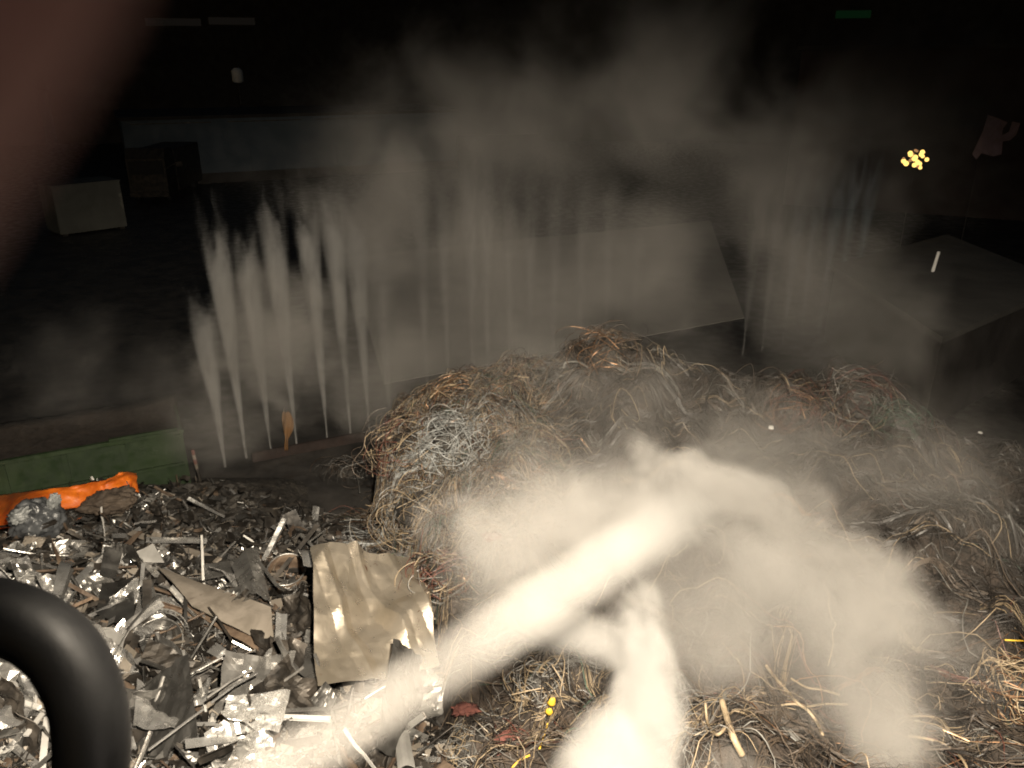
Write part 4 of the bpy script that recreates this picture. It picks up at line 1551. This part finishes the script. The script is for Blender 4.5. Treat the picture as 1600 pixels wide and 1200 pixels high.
# ------------------------------------------------------------------ curtain of water jets
def jet_mat(name, density, top_fade=0.72, color=(0.95, 0.94, 0.92)):
    t = NT(name)
    tc = t.n('ShaderNodeTexCoord').outputs['Object']
    sx = t.n('ShaderNodeSeparateXYZ')
    t.l(tc, sx.inputs[0])
    z = sx.outputs[2]                                  # 0 at the nozzle, 1 at the top
    xx = t.math('POWER', t.math('ABSOLUTE', sx.outputs[0]), 2)
    yy = t.math('POWER', t.math('ABSOLUTE', sx.outputs[1]), 2)
    r = t.math('SQRT', t.math('ADD', xx, yy))
    rad = t.maprange(t.math('POWER', z, 1.4), 0.0, 1.0, JET_R0, JET_R1, 'LINEAR')
    k = t.math('DIVIDE', r, rad)
    fall = t.maprange(k, 1.0, 0.0, 0.0, 1.0)
    base = t.maprange(z, 0.0, 0.9, 1.5, 0.95, 'LINEAR')
    pos = t.n('ShaderNodeNewGeometry').outputs['Position']
    mp = t.n('ShaderNodeVectorMath', operation='MULTIPLY')
    mp.inputs[1].default_value = (3.2, 3.2, 0.7)
    t.l(pos, mp.inputs[0])
    tn = t.noise(mp.outputs[0], 1.0, 2, 0.6, 0.4)
    tip = t.maprange(t.math('ADD', z, t.maprange(tn, 0.3, 0.7, -0.05, 0.28, 'LINEAR')), 1.0, top_fade, 0.0, 1.0)
    nz = t.maprange(tn, 0.36, 0.62, 0.2, 1.3)
    d = t.math('MULTIPLY', t.math('MULTIPLY', fall, base), t.math('MULTIPLY', tip, nz))
    vol_out(t, t.math('MULTIPLY', d, density), color, 0.0)
    return t.m


JET_R0, JET_R1 = 0.055, 0.66
stem_t = NT('falling_water')
sp_ = stem_t.n('ShaderNodeBsdfPrincipled')
sp_.inputs['Base Color'].default_value = (0.55, 0.54, 0.52, 1)
sp_.inputs['Roughness'].default_value = 0.3
tr_ = stem_t.n('ShaderNodeBsdfTransparent')
mx_ = stem_t.n('ShaderNodeMixShader')
mx_.inputs[0].default_value = 0.16
stem_t.l(tr_.outputs[0], mx_.inputs[1])
stem_t.l(sp_.outputs[0], mx_.inputs[2])
stem_t.l(mx_.outputs[0], stem_t.out.inputs['Surface'])
M['water'] = stem_t.m

JETS = [  # foot pixel x, foot pixel y, top pixel y, spread, density
    (352, 730, 440, 0.85, 2.4), (385, 716, 295, 0.85, 2.6), (424, 709, 315, 0.85, 2.2), (464, 698, 275, 0.85, 2.2), (512, 688, 255, 0.85, 2.0), (548, 680, 225, 0.9, 1.4),
    (577, 674, 280, 0.9, 1.1), (610, 668, 330, 0.6, 0.6),
    (670, 655, 200, 0.45, 0.6), (702, 650, 180, 0.42, 0.8), (741, 642, 165, 0.5, 1.0), (763, 638, 165, 0.5, 1.0), (797, 631, 170, 0.45, 0.6), (826, 626, 190, 0.5, 0.6),
    (862, 618, 190, 0.5, 0.45), (903, 610, 200, 0.5, 0.45), (942, 602, 190, 0.5, 0.4), (985, 594, 230, 0.5, 0.25),
    (1160, 556, 210, 0.7, 0.5), (1190, 550, 200, 0.7, 0.5), (1222, 540, 200, 0.7, 0.5), (1250, 530, 190, 0.7, 0.6), (1278, 524, 190, 0.7, 0.75), (1302, 518, 180, 0.6, 1.0), (1325, 512, 190, 0.6, 0.85)]
nj = len(JETS)
for k, (px, fy, ty, spread, dn) in enumerate(JETS):
    g = at_z(px, fy, 0.0)
    # top height from where the sight line at ty meets the vertical above the foot
    d = ray(px, ty)
    hgt = CAM_H + d.z * (g.y / d.y)
    where = ('left' if px < 600 else 'middle' if px < 1050 else 'right')
    root = tag(empty('water_jet', g), f'thin water jet fanning out at its top in the {where} part of the water curtain', 'water jet', f'{where} jets of the water curtain')
    n = 14
    v, f = [], []
    for j in range(9):
        z = j / 8
        rr_ = JET_R0 + (JET_R1 - JET_R0) * z ** 1.4
        for i in range(n):
            t_ = 2 * math.pi * i / n
            v.append((rr_ * math.cos(t_), rr_ * math.sin(t_), z))
    for j in range(8):
        for i in range(n):
            f.append((j * n + i, j * n + (i + 1) % n, (j + 1) * n + (i + 1) % n, (j + 1) * n + i))
    f.append(tuple(range(n - 1, -1, -1)))
    f.append(tuple(8 * n + i for i in range(n)))
    o = obj('spray', v, f, jet_mat('jet_spray', dn * (4.2 if px < 600 else 1.5), color=(0.72, 0.86, 0.97) if px > 1200 else (0.95, 0.94, 0.92)), root)
    o.scale = (spread * (1 if px < 600 else 1.7), spread * (1 if px < 600 else 1.7), hgt)
    pts = [(0.012 * math.sin(i * 1.3 + k), 0.012 * math.cos(i * 1.7 + k), hgt * (0.5 if px < 600 else 0.3) * i / 10) for i in range(11)]
    v, f = tube_geo(pts, [(0.022 if px < 600 else 0.016) * (1 - 0.085 * i) for i in range(11)], 6)
    obj('stem', v, f, M['water'], root, smooth=True)


# ------------------------------------------------------------------ the water cannon's jet, its spray and the smoke
def cone_volume(name, A, B, r0, r1, mat_fn, label, cat):
    A, B = Vector(A), Vector(B)
    d = B - A
    n, m = 24, 16
    v, f = [], []
    for j in range(m + 1):
        z = j / m
        rr_ = r0 + (r1 - r0) * z
        for i in range(n):
            t_ = 2 * math.pi * i / n
            v.append((rr_ * math.cos(t_), rr_ * math.sin(t_), z))
    for j in range(m):
        for i in range(n):
            f.append((j * n + i, j * n + (i + 1) % n, (j + 1) * n + (i + 1) % n, (j + 1) * n + i))
    f.append(tuple(range(n - 1, -1, -1)))
    f.append(tuple(m * n + i for i in range(n)))
    o = obj(name, v, f, mat_fn, None, A)
    o.rotation_mode = 'QUATERNION'
    o.rotation_quaternion = d.to_track_quat('Z', 'Y')
    o.scale = (1, 1, d.length)
    return tag(o, label, cat)


def cannon_mat(density, r0, r1):
    t = NT('cannon_spray')
    tc = t.n('ShaderNodeTexCoord').outputs['Object']
    sx = t.n('ShaderNodeSeparateXYZ')
    t.l(tc, sx.inputs[0])
    z = sx.outputs[2]
    xx = t.math('POWER', t.math('ABSOLUTE', sx.outputs[0]), 2)
    yy = t.math('POWER', t.math('ABSOLUTE', sx.outputs[1]), 2)
    r = t.math('SQRT', t.math('ADD', xx, yy))
    rad = t.maprange(z, 0.0, 1.0, r0, r1, 'LINEAR')
    fall = t.maprange(t.math('DIVIDE', r, rad), 1.0, 0.0, 0.0, 1.0)
    along = t.maprange(z, 0.08, 0.6, 5.5, 1.1, 'LINEAR')
    tip = t.maprange(z, 1.0, 0.5, 0.0, 1.0)
    pos = t.n('ShaderNodeNewGeometry').outputs['Position']
    nz = t.maprange(t.noise(pos, 1.6, 4, 0.6, 0.5), 0.3, 0.65, 0.55, 1.1)
    d = t.math('MULTIPLY', t.math('MULTIPLY', fall, along), t.math('MULTIPLY', tip, nz))
    vol_out(t, t.math('MULTIPLY', d, density), (0.96, 0.95, 0.93), -0.1)
    vn_ = [x for x in t.t.nodes if x.type == 'PRINCIPLED_VOLUME'][0]     # near end coloured darker to offset the close lamp, white spray further out
    t.l(t.mix(t.maprange(z, 0.12, 0.72, 0.0, 1.0), (0.24, 0.23, 0.217), (0.86, 0.845, 0.82)), vn_.inputs['Color'])
    return t.m


cone_volume('cannon_jet', (-1.39, 1.55, 7.67), at_d(1125, 766, 11.2), 0.12, 0.55, cannon_mat(1.05, 0.12, 0.55),
            'powerful white water cannon jet crossing the bottom of the picture', 'water jet')


def lobe_matrix(px, py, depth, rx, ry, rd, ang=0.0):
    """Ellipsoid of smoke: half sizes given by its look across and up, and in metres along the sight line."""
    c = at_d(px, py, depth)
    rot = Matrix.Rotation(R(90) - PITCH, 4, 'X') @ Matrix.Rotation(ang, 4, 'Z')
    return Matrix.Translation(c) @ rot @ Matrix.Diagonal((rx / FPX * depth, ry / FPX * depth, rd, 1))


GREY = (0.66, 0.635, 0.6)
WHITE = (0.94, 0.92, 0.89)
PUFFS = [  # what it is, colour, noise scale, wispiness, bias, step, then px, py, depth, rx, ry, rd, angle, density
    ('white spray falling from the end of the water jet', WHITE, 0.9, 1.5, -.02, .7, [
        (925, 1000, 8.8, 160, 58, 0.6, -16, 9.0),
        (1010, 1090, 8.2, 96, 200, 0.8, 2, 16.0),
        (965, 1200, 7.7, 130, 140, 0.7, 0, 10.0),
    ]),
    ('bright smoke band sloping down from the crest', (0.92, 0.89, 0.85), 0.8, 1.9, .0, .7, [
        (1125, 765, 11.3, 215, 66, 0.9, -29, 8.0),
        (960, 800, 10.6, 230, 120, 1.1, 15, 2.6),
        (820, 850, 9.2, 240, 160, 1.0, 25, 1.9),
        (1200, 880, 10.0, 180, 95, 1.0, -28, 1.8),
    ]),
    ('thin smoke drifting over the right slope of the mound', (0.72, 0.69, 0.65), 0.85, 2.3, .02, .6, [
        (1300, 890, 9.8, 310, 140, 1.5, -32, 1.8),
        (1430, 990, 9.2, 190, 90, 1.0, -28, 1.5),
        (1365, 1120, 8.3, 120, 190, 0.9, 8, 2.6),
        (1180, 1000, 8.8, 180, 110, 0.8, 0, 0.9),
        (1140, 1215, 7.9, 130, 80, 0.7, 0, 2.6),
    ]),
    ('soft mist spreading from the water jet over the whole mound', (0.8, 0.77, 0.73), 0.6, 1.6, .0, .7, [
        (1080, 900, 9.8, 390, 260, 1.6, -20, 0.75),
        (1310, 1010, 8.8, 340, 250, 1.3, -15, 0.85),
        (900, 760, 12.0, 270, 170, 1.5, 10, 0.55),
    ]),
    ('even grey smoke veiling the right shoulder and crest of the mound', GREY, 0.5, 1.5, .0, .8, [
        (1220, 720, 13.0, 440, 190, 1.8, -14, 0.5),
        (1470, 780, 12.0, 260, 230, 1.8, -30, 0.3),
        (900, 590, 15.0, 260, 100, 1.2, 0, 0.55),
        (1150, 690, 13.5, 620, 250, 1.6, -8, 0.3),
    ]),
    ('grey smoke rising through the left jets of the water curtain', GREY, 0.5, 2.2, .0, .7, [
        (430, 530, 19, 170, 220, 1.5, -8, 1.7),
        (330, 660, 16, 150, 120, 1.1, 0, 0.7),
        (190, 590, 19, 260, 150, 1.8, 0, 0.2),
        (530, 590, 18, 200, 130, 1.4, 0, 0.5),
    ]),
    ('grey smoke hanging high behind the wire mound', GREY, 0.32, 1.8, .0, .5, [
        (800, 470, 21, 460, 270, 3.2, 8, 0.45),
        (600, 330, 24, 170, 230, 2.6, -8, 0.9),
        (1060, 90, 26, 200, 190, 2.8, -30, 1.8),
        (860, 170, 27, 430, 250, 3.5, 0, 0.5),
        (1250, 300, 27, 230, 270, 3.0, 0, 0.6),
        (1300, 470, 23, 360, 180, 2.6, -10, 0.75),
        (1420, 160, 28, 260, 220, 3.0, -20, 0.22),
        (820, 430, 24, 440, 170, 2.4, 6, 0.6),
        (930, 330, 22.5, 720, 330, 2.4, 0, 0.2),
        (700, 240, 25, 300, 240, 2.6, 0, 0.4),
    ]),
]
for lab, pcol, ns, wi, bi, stp, lst in PUFFS:
    lobes, bm = [], bmesh.new()
    for (px, py, dp, rx, ry, rd, ang, dn) in lst:
        mw = lobe_matrix(px, py, dp, rx, ry, rd, R(ang))
        lobes.append((mw, dn))
        bmesh.ops.create_icosphere(bm, subdivisions=2, radius=1.36, matrix=mw)
    hull = bmesh.ops.convex_hull(bm, input=bm.verts)
    bmesh.ops.delete(bm, geom=list({g for g in hull['geom_interior'] + hull['geom_unused'] if isinstance(g, bmesh.types.BMVert)}), context='VERTS')
    keep = {f for f in hull['geom'] if isinstance(f, bmesh.types.BMFace)}
    bmesh.ops.delete(bm, geom=[f for f in bm.faces if f not in keep], context='FACES')
    bmesh.ops.recalc_face_normals(bm, faces=bm.faces)
    me = bpy.data.meshes.new('smoke')
    bm.to_mesh(me)
    bm.free()
    o = link('smoke', me, smoke_mat('smoke', lobes, ns, wi, bi, color=pcol, step=stp))
    tag(o, lab, 'smoke', kind='stuff')
